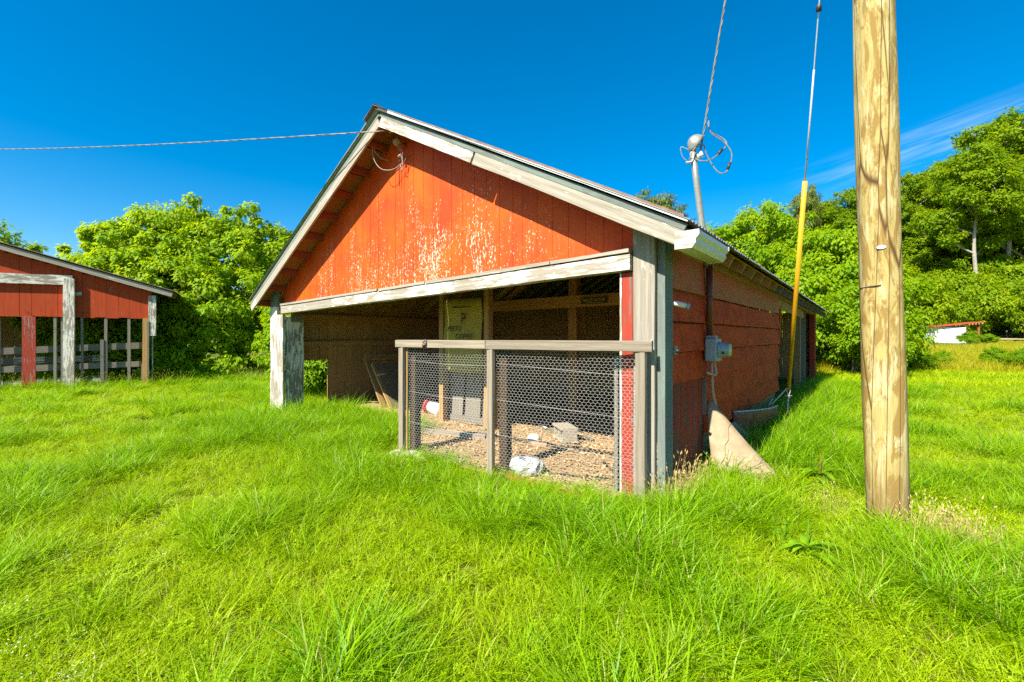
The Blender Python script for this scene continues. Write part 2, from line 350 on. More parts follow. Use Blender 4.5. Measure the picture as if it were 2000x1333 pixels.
def board(parent, name, p0, p1, w, t, n, mat, jit=0.0, seg=1, bow=0.0, cham=0.0):
    """a board running p0 -> p1 (its local x), w wide, t thick, face normal n"""
    p0, p1, n = Vector(p0), Vector(p1), Vector(n)
    x = (p1 - p0); ln = x.length; x.normalize(); z = (n - x * n.dot(x)).normalized(); y = z.cross(x)
    M = Matrix((( x.x, y.x, z.x, p0.x), (x.y, y.y, z.y, p0.y), (x.z, y.z, z.z, p0.z), (0, 0, 0, 1)))
    c = cham
    if c: prof = [(-w/2 + c, -t/2), (w/2 - c, -t/2), (w/2, -t/2 + c), (w/2, t/2 - c), (w/2 - c, t/2), (-w/2 + c, t/2), (-w/2, t/2 - c), (-w/2, -t/2 + c)]
    else: prof = [(-w/2, -t/2), (w/2, -t/2), (w/2, t/2), (-w/2, t/2)]
    k = len(prof); vs, fs = [], []
    for i in range(seg + 1):
        u = i / seg; s = u * ln; b = bow * math.sin(u * math.pi)
        for (py, pz) in prof:
            j = (random.uniform(-jit, jit), random.uniform(-jit, jit) * 0.4)
            e = random.uniform(-jit, jit) * 1.5 if i in (0, seg) else 0
            vs.append((s + e, py + j[0] + b, pz + j[1] * 0.3))
    for i in range(seg):
        for q in range(k):
            a, b2 = i * k + q, i * k + (q + 1) % k; fs.append((a, b2, b2 + k, a + k))
    fs.append(tuple(range(k))[::-1]); fs.append(tuple(seg * k + q for q in range(k)))
    return mesh_obj(name, vs, fs, mat, parent, M)
def box(parent, name, lo, hi, mat, cham=0.0):
    lo, hi = Vector(lo), Vector(hi); d = hi - lo
    ax = max(range(3), key=lambda i: d[i]); c = (lo + hi) / 2
    e = [Vector((1, 0, 0)), Vector((0, 1, 0)), Vector((0, 0, 1))]
    o1, o2 = [i for i in range(3) if i != ax]
    nrm = e[o1] if d[o1] < d[o2] else e[o2]; w = max(d[o1], d[o2]); t = min(d[o1], d[o2])
    return board(parent, name, c - e[ax] * d[ax] / 2, c + e[ax] * d[ax] / 2, w, t, nrm, mat, cham=cham)
def tube(parent, name, pts, r, mat, sides=8, smooth=True, cap=True):
    pts = [Vector(p) for p in pts]; n = len(pts); rr = r if isinstance(r, (list, tuple)) else [r] * n
    vs, fs = [], []; up = Vector((0, 0, 1)); px = None
    for i, p in enumerate(pts):
        t = (pts[min(i + 1, n - 1)] - pts[max(i - 1, 0)]).normalized()
        if px is None:
            ref = up if abs(t.z) < 0.9 else Vector((1, 0, 0)); px = t.cross(ref).normalized()
        else: px = (px - t * px.dot(t)).normalized()
        py = t.cross(px)
        for q in range(sides):
            a = 2 * math.pi * q / sides; vs.append(p + (px * math.cos(a) + py * math.sin(a)) * rr[i])
    for i in range(n - 1):
        for q in range(sides):
            a, b = i * sides + q, i * sides + (q + 1) % sides; fs.append((a, b, b + sides, a + sides))
    if cap: fs.append(tuple(range(sides))[::-1]); fs.append(tuple((n - 1) * sides + q for q in range(sides)))
    return mesh_obj(name, vs, fs, mat, parent, None, smooth)
def lathe(parent, name, prof, mat, sides=20, M=None, smooth=True):
    vs, fs = [], []; n = len(prof)
    for (r, z) in prof:
        for q in range(sides):
            a = 2 * math.pi * q / sides; vs.append((r * math.cos(a), r * math.sin(a), z))
    for i in range(n - 1):
        for q in range(sides):
            a, b = i * sides + q, i * sides + (q + 1) % sides; fs.append((a, b, b + sides, a + sides))
    fs.append(tuple(range(sides))[::-1]); fs.append(tuple((n - 1) * sides + q for q in range(sides)))
    return mesh_obj(name, vs, fs, mat, parent, M, smooth)
def extrude(parent, name, prof, y0, y1, mat, M=None):
    """closed x-z outline drawn out along y"""
    k = len(prof); vs = [(x, y0, z) for x, z in prof] + [(x, y1, z) for x, z in prof]
    fs = [(q, (q + 1) % k, (q + 1) % k + k, q + k) for q in range(k)] + [tuple(range(k))[::-1], tuple(range(k, 2 * k))]
    return mesh_obj(name, vs, fs, mat, parent, M)
def bez(p0, p1, p2, p3, n=14):
    p0, p1, p2, p3 = map(Vector, (p0, p1, p2, p3)); o = []
    for i in range(n + 1):
        t = i / n; o.append(p0 * (1 - t) ** 3 + p1 * 3 * t * (1 - t) ** 2 + p2 * 3 * t * t * (1 - t) + p3 * t ** 3)
    return o
def spline(pts, n=6):
    P = [Vector(p) for p in pts]; P = [P[0] * 2 - P[1]] + P + [P[-1] * 2 - P[-2]]; o = []
    for i in range(1, len(P) - 2):
        for k in range(n):
            t = k / n; a, b, c, d = P[i - 1:i + 3]
            o.append(0.5 * ((2 * b) + (c - a) * t + (2 * a - 5 * b + 4 * c - d) * t * t + (3 * b - a - 3 * c + d) * t ** 3))
    return o + [P[-2]]
def text(parent, name, body, size, M, mat, shear=0.0, extr=0.001, sx=1.0):
    cu = bpy.data.curves.new(name, 'FONT'); cu.body = body; cu.size = size; cu.align_x = 'CENTER'; cu.align_y = 'CENTER'; cu.shear = shear; cu.extrude = extr
    tmp = bpy.data.objects.new('tmp', cu); COL.objects.link(tmp)
    dg = bpy.context.evaluated_depsgraph_get(); dg.update()
    me = bpy.data.meshes.new_from_object(tmp.evaluated_get(dg)); bpy.data.objects.remove(tmp)
    me.materials.clear(); me.materials.append(MATS[mat])
    o = link(bpy.data.objects.new(name, me)); o.parent = parent; o.matrix_local = M @ Matrix.Diagonal((sx, 1, 1, 1)); return o
FACE = Matrix.Rotation(R(90), 4, 'X')      # text upright, facing -y

# ------------------------------------------------------------------ terrain
def gz(X, Y):
    X = np.asarray(X, float); Y = np.asarray(Y, float)
    u = np.clip((Y - 17) / 38, 0, 1.6); z = 1.55 * u ** 1.5
    z = z + np.clip(Y - 60, 0, None) * 0.16
    z = z + 0.03 * np.sin(X * 0.9 + 1) * np.sin(Y * 0.7) * np.clip((Y - 1) / 6, 0, 1)
    return z
def build_ground():
    xs = np.concatenate([np.linspace(-420, -34, 22), np.linspace(-32, 70, 150), np.linspace(76, 460, 22)])
    ys = np.concatenate([np.linspace(-60, -2, 12), np.linspace(-1, 30, 70), np.linspace(31, 110, 50), np.linspace(118, 700, 24)])
    gx_, gy_ = np.meshgrid(xs, ys); V = np.stack([gx_, gy_, gz(gx_, np.minimum(gy_, 140))], -1).reshape(-1, 3)
    V[:, 2] -= 0.012
    nx, ny = len(xs), len(ys); i = np.arange(ny - 1)[:, None] * nx + np.arange(nx - 1)[None]; i = i.ravel()
    F = np.stack([i, i + 1, i + nx + 1, i + nx], -1)
    o = link(bpy.data.objects.new('ground', np_mesh('ground', V, F, 'ground_turf', smooth=True))); tag(o, 'green turf ground under the whole yard', None, kind='structure')
build_ground()

# ------------------------------------------------------------------ the red barn
barn = empty('barn', BM.copy(), 'orange red gabled barn with open front and peeling white trim in the middle', 'barn')
AX, AZ, SL, SR, XL, XR = -3.75, 4.36, 0.588, 0.526, -7.83, 0.334
def fb(x): return AZ - (SL * (AX - x) if x < AX else SR * (x - AX))
SAG = -0.011
def build_barn():
    b = barn
    # gable sheets with milled grooves
    def htop(x): return 2.052 + (2.268 - 2.052) * (x + 7.2) / 6.98
    seams = [-7.31, -6.53, -5.32, -4.10, -2.94, -1.583, -0.215]
    for i in range(len(seams) - 1):
        x0, x1 = seams[i] + 0.002, seams[i + 1] - 0.002
        cols = [(x0, 0.0)]; x = x0 + 0.20
        while x < x1 - 0.03:
            cols += [(x - 0.004, 0.0), (x - 0.003, 0.005), (x + 0.003, 0.005), (x + 0.004, 0.0)]; x += 0.203
        cols.append((x1, 0.0))
        if x0 < AX < x1 and not any(abs(c[0] - AX) < 0.008 for c in cols): cols.append((AX, 0.0)); cols.sort()
        vs, fs = [], []
        for (cx, cy) in cols:
            zt = max(fb(cx) + 0.12, htop(cx) + 0.01); vs += [(cx, cy + 0.075, htop(cx)), (cx, cy + 0.075, zt), (cx, 0.095, zt), (cx, 0.095, htop(cx))]
        for k in range(len(cols) - 1):
            a = k * 4; c = a + 4
            fs += [(a, c, c + 1, a + 1), (a + 1, c + 1, c + 2, a + 2), (a + 2, c + 2, c + 3, a + 3), (a + 3, c + 3, c, a)]
        fs += [(0, 1, 2, 3), tuple(len(vs) - 4 + q for q in (3, 2, 1, 0))]
        mesh_obj('gable_sheet', vs, fs, 'gable_paint', b)
    # header, in two lengths, and the thin drip boards lying along it
    def hp(x, o): return (x, -0.035, 2.052 - 0.074 + o + (2.239 - 2.042) * (x + 7.2) / 6.98)
    board(b, 'header', hp(-7.10, 0), hp(-5.352, 0.0), 0.146, 0.11, (0, -1, 0), 'white_wood_worn', 0.003, 3, cham=0.006)
    board(b, 'header', hp(-5.346, 0.004), hp(-0.22, 0.006), 0.148, 0.115, (0, -1, 0), 'white_wood', 0.003, 7, cham=0.006)
    for xa, xb, o in ((-7.09, -4.10, 0.092), (-4.06, -3.05, 0.090), (-3.04, -1.1, 0.097), (-1.09, -0.222, 0.104)):
        board(b, 'drip_board', Vector(hp(xa, o)) + Vector((0, 0.028, 0)), Vector(hp(xb, o + 0.008)) + Vector((0, 0.028, 0)), 0.034, 0.20, (0, -1, 0), 'white_wood_worn', 0.004, 3)
    # left front post: two painted boards and a deep jamb
    board(b, 'post_board', (-7.48, -0.03, -0.15), (-7.48, -0.03, 2.05), 0.27, 0.05, (0, -1, 0), 'white_wood', 0.004, 4, cham=0.006)
    board(b, 'post_board', (-7.48, -0.024, 2.055), (-7.48, -0.024, 2.40), 0.26, 0.04, (0, -1, 0), 'grey_green_wood', 0.003, 2)
    board(b, 'post_board', (-7.21, -0.038, -0.15), (-7.21, -0.038, 1.895), 0.24, 0.05, (0, -1, 0), 'white_wood', 0.004, 4, cham=0.006)
    board(b, 'door_jamb', (-7.115, 0.18, -0.15), (-7.115, 0.18, 1.86), 0.33, 0.05, (1, 0, 0), 'white_wood', 0.004, 4)
    board(b, 'jamb_block', (-7.08, 0.09, 1.81), (-7.08, 0.33, 1.81), 0.10, 0.06, (1, 0, 0), 'grey_wood', 0.003)
    # right corner post, its side board, the red jamb and the white stop
    board(b, 'corner_post', (-0.105, -0.02, -0.2), (-0.105, -0.02, 2.52), 0.205, 0.06, (0, -1, 0), 'white_wood_worn', 0.003, 5, cham=0.006)
    board(b, 'corner_board', (0.035, 0.117, -0.2), (0.035, 0.117, 2.42), 0.205, 0.07, (1, 0, 0), 'grey_green_wood', 0.003, 5)
    board(b, 'red_jamb', (-0.272, -0.004, -0.2), (-0.272, -0.004, 2.09), 0.108, 0.05, (0, -1, 0), 'red_board', 0.003, 4)
    board(b, 'door_stop', (-0.338, 0.0, -0.2), (-0.338, 0.0, 2.09), 0.02, 0.06, (0, -1, 0), 'white_wood', 0.002, 3)
    # rake boards
    yf = -0.30
    def rake(xa, xb, o, w, t, y, mat, nm, jit=0.003):
        board(b, nm, (xa, y, fb(xa) + o), (xb, y, fb(xb) + o), w, t, (0, -1, 0), mat, jit, 5)
    cr, cl_ = math.cos(math.atan(SR)), math.cos(math.atan(SL))
    rake(AX + 0.03, -2.0, 0.07, 0.125, 0.03, yf, 'white_wood', 'rake_board', 0.006); rake(-1.985, XR, 0.068, 0.13, 0.03, yf + 0.002, 'white_wood_worn', 'rake_board', 0.005)
    rake(XL, AX - 0.005, 0.07, 0.125, 0.03, yf, 'white_wood_worn', 'rake_board', 0.004)
    rake(AX + 0.03, XR + 0.02, 0.172, 0.055, 0.03, yf - 0.002, 'grey_green_wood', 'drip_edge', 0.003); rake(XL - 0.02, AX - 0.005, 0.172, 0.055, 0.03, yf - 0.002, 'grey_green_wood', 'drip_edge', 0.003)
    rake(AX + 0.02, -1.9, 0.238, 0.022, 0.012, yf - 0.045, 'trim_white', 'roof_edge_trim', 0.004); rake(-1.9, XR + 0.05, 0.236, 0.022, 0.012, yf - 0.048, 'trim_white', 'roof_edge_trim', 0.004)
    rake(XL - 0.03, AX, 0.238, 0.022, 0.012, yf - 0.045, 'grey_green', 'roof_edge_trim', 0.004)
    # soffit boards and lookouts under the front overhang
    for side in (-1, 1):
        xe = XL if side < 0 else XR; n = 9; cs = cl_ if side < 0 else cr
        for i in range(n):
            xa, xb = AX + (xe - AX) * (i + 0.04) / n, AX + (xe - AX) * (i + 0.99) / n; xm = (xa + xb) / 2
            nrm = (SL, 0, -1) if side < 0 else (-SR, 0, -1)
            board(b, 'soffit_board', (xm, -0.28, fb(xm) + 0.155), (xm, 0.07, fb(xm) + 0.155), abs(xb - xa) / cs, 0.016, nrm, 'soffit_wood', 0.002)
            xl = AX + (xe - AX) * (i + 0.75) / n
            board(b, 'lookout', (xl, -0.28, fb(xl) + 0.095), (xl, 0.074, fb(xl) + 0.095), 0.10, 0.05, (1, 0, 0), 'lookout_red', 0.003)
    # rafters, plates, sheets
    for side in (-1, 1):
        xe, cs = (XL, cl_) if side < 0 else (XR - 0.03, cr)
        for i in range(24):
            y = 0.22 + i * 0.6; dz = SAG * y
            board(b, 'rafter', (AX, y, fb(AX) + 0.10 + dz), (xe, y, fb(xe) + 0.10 + dz), 0.12, 0.045, (0, 1, 0), 'beam_wood' if i < 8 else 'grey_wood', 0.002)
    SW, npit = 0.72, 9
    def sheet_mesh(side):
        xe = XL - 0.06 if side < 0 else XR + 0.07; vs, fs = [], []; n = npit * 4
        for j in range(n + 1):
            u = j / n * (SW + 0.05); zz = 0.011 * math.sin(j / 4 * 2 * math.pi) + 0.232
            for x in (AX + side * -0.02, (AX + xe) / 2, xe): vs.append((x, u, fb(x) + zz + (0.004 if x == xe else 0)))
        for j in range(n):
            for q in (0, 1): a = j * 3 + q; fs.append((a, a + 1, a + 4, a + 3))
        me = bpy.data.meshes.new('roof_sheet'); me.from_pydata(vs, [], fs); me.polygons.foreach_set('use_smooth', [True] * len(fs))
        me.materials.append(MATS['roof_metal']); return me
    for side in (-1, 1):
        me = sheet_mesh(side)
        for i in range(21):
            o = link(bpy.data.objects.new('roof_sheet', me)); o.parent = b; y = -0.36 + i * SW
            o.location = (0, y, SAG * y + (0.004 if i % 2 else 0)); o.rotation_euler = (random.uniform(-0.003, 0.003), 0, 0)
        # second rusty layer riding over the front edge
    board(b, 'ridge_cap', (AX + 0.11, -0.40, AZ + 0.200), (AX + 0.11, 14.7, AZ + 0.200 - 0.165), 0.30, 0.006, (SR, 0, 1), 'roof_rust', 0.004, 12)
    board(b, 'ridge_cap', (AX - 0.11, -0.40, AZ + 0.196), (AX - 0.11, 14.7, AZ + 0.196 - 0.165), 0.30, 0.006, (-SL, 0, 1), 'roof_rust', 0.004, 12)
    rake(AX + 0.25, XR + 0.02, 0.262, 0.018, 0.05, yf - 0.03, 'roof_rust', 'rusty_edge', 0.004)
    # tar-dark deck under the metal keeps the inside dim
    for side in (-1, 1):
        xe, cs = (XL + 0.05, cl_) if side < 0 else (XR - 0.05, cr); n = 12
        for i in range(n):
            xa, xb = AX + (xe - AX) * i / n, AX + (xe - AX) * (i + 0.985) / n; xm = (xa + xb) / 2
            board(b, 'deck_board', (xm, 0.10, fb(xm) + 0.185), (xm, 14.5, fb(xm) + 0.185 - 0.16), abs(xb - xa) / cs, 0.018, (SL if side < 0 else -SR, 0, -1), 'dark_plank', 0.002, 3)
    # side wall: wide lapped boards
    zs = [2.36, 1.955, 1.643, 1.338, 1.036, 0.70, 0.395]
    joints = {0: [0.222, 1.42, 3.9, 6.75], 1: [0.222, 1.40, 4.6, 6.72], 2: [0.222, 1.41, 6.70], 3: [0.222, 1.40, 3.6, 6.68], 4: [1.39, 4.9, 6.66], 5: [1.40, 3.3, 6.64]}
    for r in range(6):
        zb, zt = zs[r + 1], zs[r] + (-0.016 if r else 0.06); js = joints[r]
        for k in range(len(js) - 1):
            ya, yb = js[k] + 0.003, js[k + 1] - 0.003; n = 6; vs, fs = [], []
            for i in range(n + 1):
                y = ya + (yb - ya) * i / n; wv = 0.006 * math.sin(y * 2.3 + r * 1.7) + (-0.012 if r == 0 else 0) + SAG * y * (0.5 if r == 0 else 0)
                sagz = -0.012 * math.sin((y - 0.2) / 6.4 * math.pi) * (r >= 3) + random.uniform(-0.003, 0.003)
                ox = 0.014 * (r == 5) * max(0, 1 - abs(y - 3.3) / 0.7)
                vs += [(0.044 + ox + wv * 0.5, y, zb + sagz), (0.026 + ox + wv * 0.5, y, zb + sagz + 0.002), (-0.012, y, zt + wv), (0.004, y, zt + wv)]
            for i in range(n):
                a = i * 4
                for q in range(4): fs.append((a + q, a + 4 + q, a + 4 + (q + 1) % 4, a + (q + 1) % 4))
            fs += [(0, 1, 2, 3), tuple(n * 4 + q for q in (3, 2, 1, 0))]
            mesh_obj('lap_board', vs, fs, 'lap_mouldy' if r == 0 else 'lap_paint', b)
    for i in range(6):
        board(b, 'wall_plank', (0.0, 0.32 + i * 0.2, -0.1), (0.0, 0.32 + i * 0.2, 1.06), 0.19, 0.02, (1, 0, 0), 'red_plank', 0.003, 2)
    board(b, 'corner_board', (0.02, 1.385, 0.6), (0.02, 1.385, 1.03), 0.03, 0.05, (1, 0, 0), 'grey_wood', 0.002, 2)
    board(b, 'sill', (-0.06, 1.3, 0.22), (-0.06, 6.6, 0.22), 0.40, 0.05, (1, 0, 0), 'dark_plank', 0.003, 3)
    board(b, 'top_plate', (-0.03, 0.2, 2.40), (-0.03, 14.2, 2.26), 0.14, 0.10, (1, 0, 0), 'beam_wood', 0.003, 4)
    board(b, 'brace', (0.0, 6.6, 2.16), (0.0, 11.0, 2.08), 0.20, 0.03, (1, 0, 0), 'beam_wood', 0.003, 4)
    board(b, 'brace', (0.005, 6.72, 1.3), (0.005, 6.98, 2.12), 0.12, 0.04, (1, 0, 0), 'lap_paint', 0.003, 2)
    # posts of the open rear bays
    for y, w, mt in ((10.25, 0.16, 'dark_plank'), (11.35, 0.09, 'grey_wood'), (14.05, 0.16, 'red_plank'), (14.3, 0.3, 'red_plank')):
        board(b, 'bay_post', (-0.05, y, -0.1), (-0.05, y, 2.25), w, 0.14, (1, 0, 0), mt, 0.005, 3)
    # plank walls inside
    def planks(p, d, length, zt, mat, nrm, skip=None, w0=(0.17, 0.25)):
        s = 0.0
        while s < length:
            w = random.uniform(*w0); q = Vector(p) + Vector(d) * (s + w / 2); gap = random.choice([0.003, 0.004, 0.003, 0.012, 0.006])
            segs = [(-0.1, zt)]
            if skip and skip[0] < s + w / 2 < skip[1]: segs = [(skip[3], zt)]
            for za, zb in segs: board(b, 'wall_plank', (q.x, q.y, za), (q.x, q.y, zb + random.uniform(-0.02, 0.02)), w - gap, 0.022, nrm, mat, 0.002)
            s += w
    planks((-7.62, 0.35, 0), (0, 1, 0), 14.0, 2.25, 'dark_plank', (1, 0, 0), skip=(0.18, 0.80, 0.0, 0.99))
    planks((-7.55, 6.05, 0), (1, 0, 0), 7.5, 2.5, 'dark_plank', (0, -1, 0))
    planks((-7.55, 14.3, 0), (1, 0, 0), 7.45, 2.3, 'dark_plank', (0, -1, 0))
    for z, y1 in ((1.86, 6.0), (1.33, 6.0)): board(b, 'girt', (-7.57, 0.36, z), (-7.57, y1, z), 0.16 if z > 1.5 else 0.10, 0.05, (1, 0, 0), 'dark_plank' if z < 1.5 else 'beam_wood', 0.004, 4)
    board(b, 'girt', (-7.5, 6.0, 1.45), (-0.1, 6.0, 1.45), 0.12, 0.05, (0, -1, 0), 'dark_plank', 0.004, 4)
    board(b, 'tie_beam', (-4.36, 2.5, 2.045), (-0.05, 2.5, 2.085), 0.19, 0.06, (0, -1, 0), 'beam_wood', 0.004, 5)
    for x in (-4.25, -3.22): board(b, 'inner_post', (x, 1.34, -0.1), (x, 1.34, 2.9), 0.10, 0.10, (0, -1, 0), 'dark_plank', 0.003, 3)
    board(b, 'inner_post', (-2.75, 3.2, -0.1), (-2.75, 3.2, 3.2), 0.17, 0.15, (0, -1, 0), 'beam_wood', 0.004, 3)
    board(b, 'inner_post', (-4.3, 2.56, -0.1), (-4.3, 2.56, 2.9), 0.12, 0.08, (0, -1, 0), 'dark_plank', 0.003, 3)
    for x, xb in ((-4.2, -3.5), (-3.9, -3.2)): board(b, 'brace', (x, 2.6, 2.14), (xb, 2.6, 2.6), 0.09, 0.04, (0, -1, 0), 'beam_wood', 0.003, 2)
    board(b, 'board_scrap', (-5.6, 5.95, 2.28), (-5.0, 5.95, 2.28), 0.2, 0.03, (0, -1, 0), 'beam_wood', 0.003)
    # pale strip: light fitting end by the jamb
    board(b, 'shelf_end', (-0.75, 1.1, 1.80), (-0.45, 1.1, 1.80), 0.04, 0.25, (0, -1, 0), 'honey_wood', 0.003)
build_barn()
# dirt floor with litter
def build_floor():
    nx, ny = 60, 50; vs, fs = [], []
    for j in range(ny + 1):
        for i in range(nx + 1):
            x = -7.5 + 7.35 * i / nx; y = -0.36 + 6.3 * j / ny
            if y < 0.05 and (x > -0.35 or x < -3.05): y = 0.05
            edge = min(1, (y + 0.36) / 0.5)
            vs.append(W(x, y, 0.004 + 0.035 * edge * (0.6 + 0.4 * math.sin(x * 3.1) * math.sin(y * 2.7 + 1)) + random.uniform(0, 0.006)))
    for j in range(ny):
        for i in range(nx): a = j * (nx + 1) + i; fs.append((a, a + 1, a + nx + 2, a + nx + 1))
    tag(mesh_obj('pen_floor', vs, fs, 'straw_litter', smooth=True), 'tan straw and wood shaving floor inside the barn', None, kind='structure')
build_floor()

# ------------------------------------------------------------------ electrical service on the barn side
def build_service():
    b = barn_thing('electric_mast', (0.05, 1.43, 0), 'grey electric service mast with rounded weatherhead rising through the eave', 'service mast')
    def p(x, y, z): return (x - 0.05, y - 1.43, z)
    c = Vector(BMI @ Vector((0, 0, EYE)))
    tp = BMI @ at(1352, 290, 1.0); d = (tp - c).normalized()                       # mast head on its line of sight, nearest the wall pipe
    t_ = ((Vector((0.10, 1.2, 0)) - Vector((c.x, c.y, 0))).dot(Vector((d.x, d.y, 0)))) / (d.x ** 2 + d.y ** 2); top = c + d * t_
    T = Vector(p(*top)); Bt = Vector(p(0.05, 1.43, 2.28))
    tube(b, 'mast_pipe', [Bt, Bt.lerp(T, 0.35), Bt.lerp(T, 0.7), T], [0.036, 0.036, 0.035, 0.034], 'galvanised', 12)
    tube(b, 'conduit', [p(0.07, 1.43, 1.50), p(0.07, 1.43, 2.30)], 0.036, 'conduit_paint', 12)
    for z in (1.9,): tube(b, 'coupling', [p(0.07, 1.43, z), p(0.07, 1.43, z + 0.05)], 0.041, 'conduit_paint', 12)
    # weatherhead: a hood bulging up and hooking over toward the right
    vs, fs, ns, nr = [], [], 14, 8
    wx = (BMI.to_3x3() @ Vector((1, 0, 0.0))).normalized(); wy = (BMI.to_3x3() @ Vector((0, 1, 0))).normalized(); wz = Vector((0, 0, 1))
    axis = (wx * 0.85 - wz * 0.52).normalized(); u = wy; v = axis.cross(u).normalized()
    for i in range(nr + 1):
        a = i / nr * math.pi / 2; rr = 0.105 * math.sin(a) * (1 if i < nr else 1.0); dd = -0.115 * math.cos(a)
        for q in range(ns):
            f = 2 * math.pi * q / ns; vs.append(T + wz * 0.055 + wx * 0.045 + axis * (dd + 0.02) + (u * math.cos(f) * 0.8 + v * math.sin(f)) * rr)
    for i in range(nr):
        for q in range(ns): a, b2 = i * ns + q, i * ns + (q + 1) % ns; fs.append((a, b2, b2 + ns, a + ns))
    o = mesh_obj('weatherhead', vs, fs, 'galvanised', b, smooth=True); sm = o.modifiers.new('thick', 'SOLIDIFY'); sm.thickness = 0.008
    tube(b, 'weatherhead_neck', [T - wz * 0.03, T + wz * 0.05 + wx * 0.01], [0.042, 0.05], 'galvanised', 12)
    # meter socket and glass meter
    box(b, 'meter_box', p(0.045, 1.33, 1.215), p(0.17, 1.56, 1.465), 'meter_grey', 0.012)
    box(b, 'meter_hub', p(0.05, 1.385, 1.467), p(0.15, 1.475, 1.50), 'meter_grey', 0.01)
    MX = Matrix.Translation(p(0.17, 1.44, 1.34)) @ Matrix.Rotation(R(90), 4, 'Y')
    mt = lathe(b, 'meter', [(0.088, 0.0), (0.09, 0.018), (0.078, 0.022), (0.076, 0.10), (0.07, 0.118)], 'meter_grey', 24, MX)
    lathe(mt, 'meter_dial', [(0.072, 0.112), (0.068, 0.122), (0.01, 0.124)], 'meter_face', 24)
    box(mt, 'meter_label', (0.02, -0.0785, 0.05), (0.045, -0.074, 0.075), 'dark_metal')
    # ground conduit and the bent stub
    tube(b, 'ground_conduit', spline([p(0.09, 1.44, 1.22), p(0.095, 1.44, 1.05), p(0.10, 1.46, 0.85), p(0.13, 1.52, 0.62), p(0.15, 1.55, 0.35)], 4), 0.017, 'conduit_pink', 8)
    tube(b, 'bent_stub', spline([p(0.105, 1.47, 1.21), p(0.12, 1.50, 1.12), p(0.12, 1.49, 1.05), p(0.11, 1.40, 1.06), p(0.09, 1.25, 1.09)], 4), 0.015, 'conduit_pink', 8)
    # insulator and clamp
    tube(b, 'clamp', [T - wz * 0.16 - wx * 0.07, T - wz * 0.15 + wx * 0.02, T - wz * 0.10 + wx * 0.09], 0.014, 'galvanised', 8)
    MI = Matrix.Translation(T - wz * 0.075 + wx * 0.085) @ Matrix.Rotation(R(70), 4, 'Y')
    lathe(b, 'insulator', [(0.02, -0.035), (0.036, -0.03), (0.036, -0.012), (0.02, 0.0), (0.036, 0.012), (0.036, 0.03), (0.02, 0.035)], 'porcelain', 14, MI)
    # wires looping off the hood
    h0 = T + wz * 0.03 + wx * 0.10
    def wpt(px, py, off=0.0): return Vector(p(*(BMI @ (at(px, py, (BM @ top).y + off)))))
    loops = [[h0, wpt(1375, 285), wpt(1381, 304), wpt(1398, 332, -.03), wpt(1412, 339, -.05), wpt(1424, 328, -.05), wpt(1429, 300, -.04), wpt(1414, 278, -.02), wpt(1390, 261), wpt(1382, 240, .02)],
             [wpt(1349, 308), wpt(1372, 315, -.05), wpt(1390, 311, -.06), wpt(1408, 297, -.03), wpt(1419, 282), wpt(1412, 271, .03), wpt(1388, 257, .04), wpt(1384, 236, .03)],
             [T - wz * 0.02 - wx * 0.03, wpt(1330, 288, .02), wpt(1333, 306, .04), wpt(1342, 315, .04)],
             [h0 - wz * 0.01, wpt(1357, 290, -.06), wpt(1346, 312, -.05)], [h0, wpt(1362, 284), wpt(1356, 308, -.03)]]
    for i, l in enumerate(loops): tube(b, 'lead_wire', spline(l, 6), 0.0062 if i < 2 else 0.005, 'cable_grey' if i != 2 else 'cable_bright', 6)
    for a_, c_ in ((wpt(1402, 302, -.03), wpt(1411, 292, -.02)), (wpt(1421, 331, -.05), wpt(1426, 318, -.05))): tube(b, 'splice', [a_, c_], 0.017, 'dark_metal', 8)
    # neutral with spiral dead end, up to the pole
    return T, b, top
MT, mast, mast_top = build_service()
def twist_cable(name, pts, label, cat, r=0.005, pitch=0.35, offs=0.006, matA='cable_bright', matB='cable_grey', n=3):
    e = empty(name, Matrix.Translation(pts[0]), label, cat); o0 = pts[0]; ln = [0.0]
    for i in range(1, len(pts)): ln.append(ln[-1] + (pts[i] - pts[i - 1]).length)
    for k in range(n):
        ps = []
        for i, q in enumerate(pts):
            t = (pts[min(i + 1, len(pts) - 1)] - pts[max(0, i - 1)]).normalized(); s = t.cross(Vector((0, 0, 1)) if abs(t.z) < 0.95 else Vector((1, 0, 0))).normalized(); w = t.cross(s)
            a = 2 * math.pi * (ln[i] / pitch + k / n); ps.append(q - o0 + (s * math.cos(a) + w * math.sin(a)) * offs)
        tube(e, 'strand', ps, r, matA if k == 0 else matB, 5)
    return e
mtw = BM @ mast_top
PB = Vector((3.021, 3.663, 0)); PTOP = Vector((2.80, 3.665, 8.6))
ps = bez(mtw + Vector((0.085, 0, -0.06)), mtw + Vector((0.16, -0.02, 0.30)), mtw.lerp(PTOP, 0.55) + Vector((0.02, 0, 0.1)) - Vector((0.25, 0, 0.0)), PTOP - Vector((0.16, 0, 0.5)), 90)
twist_cable('service_cable', ps, 'twisted grey overhead cable rising from the weatherhead out of the top', 'cable', 0.0055, 0.28, 0.0065)

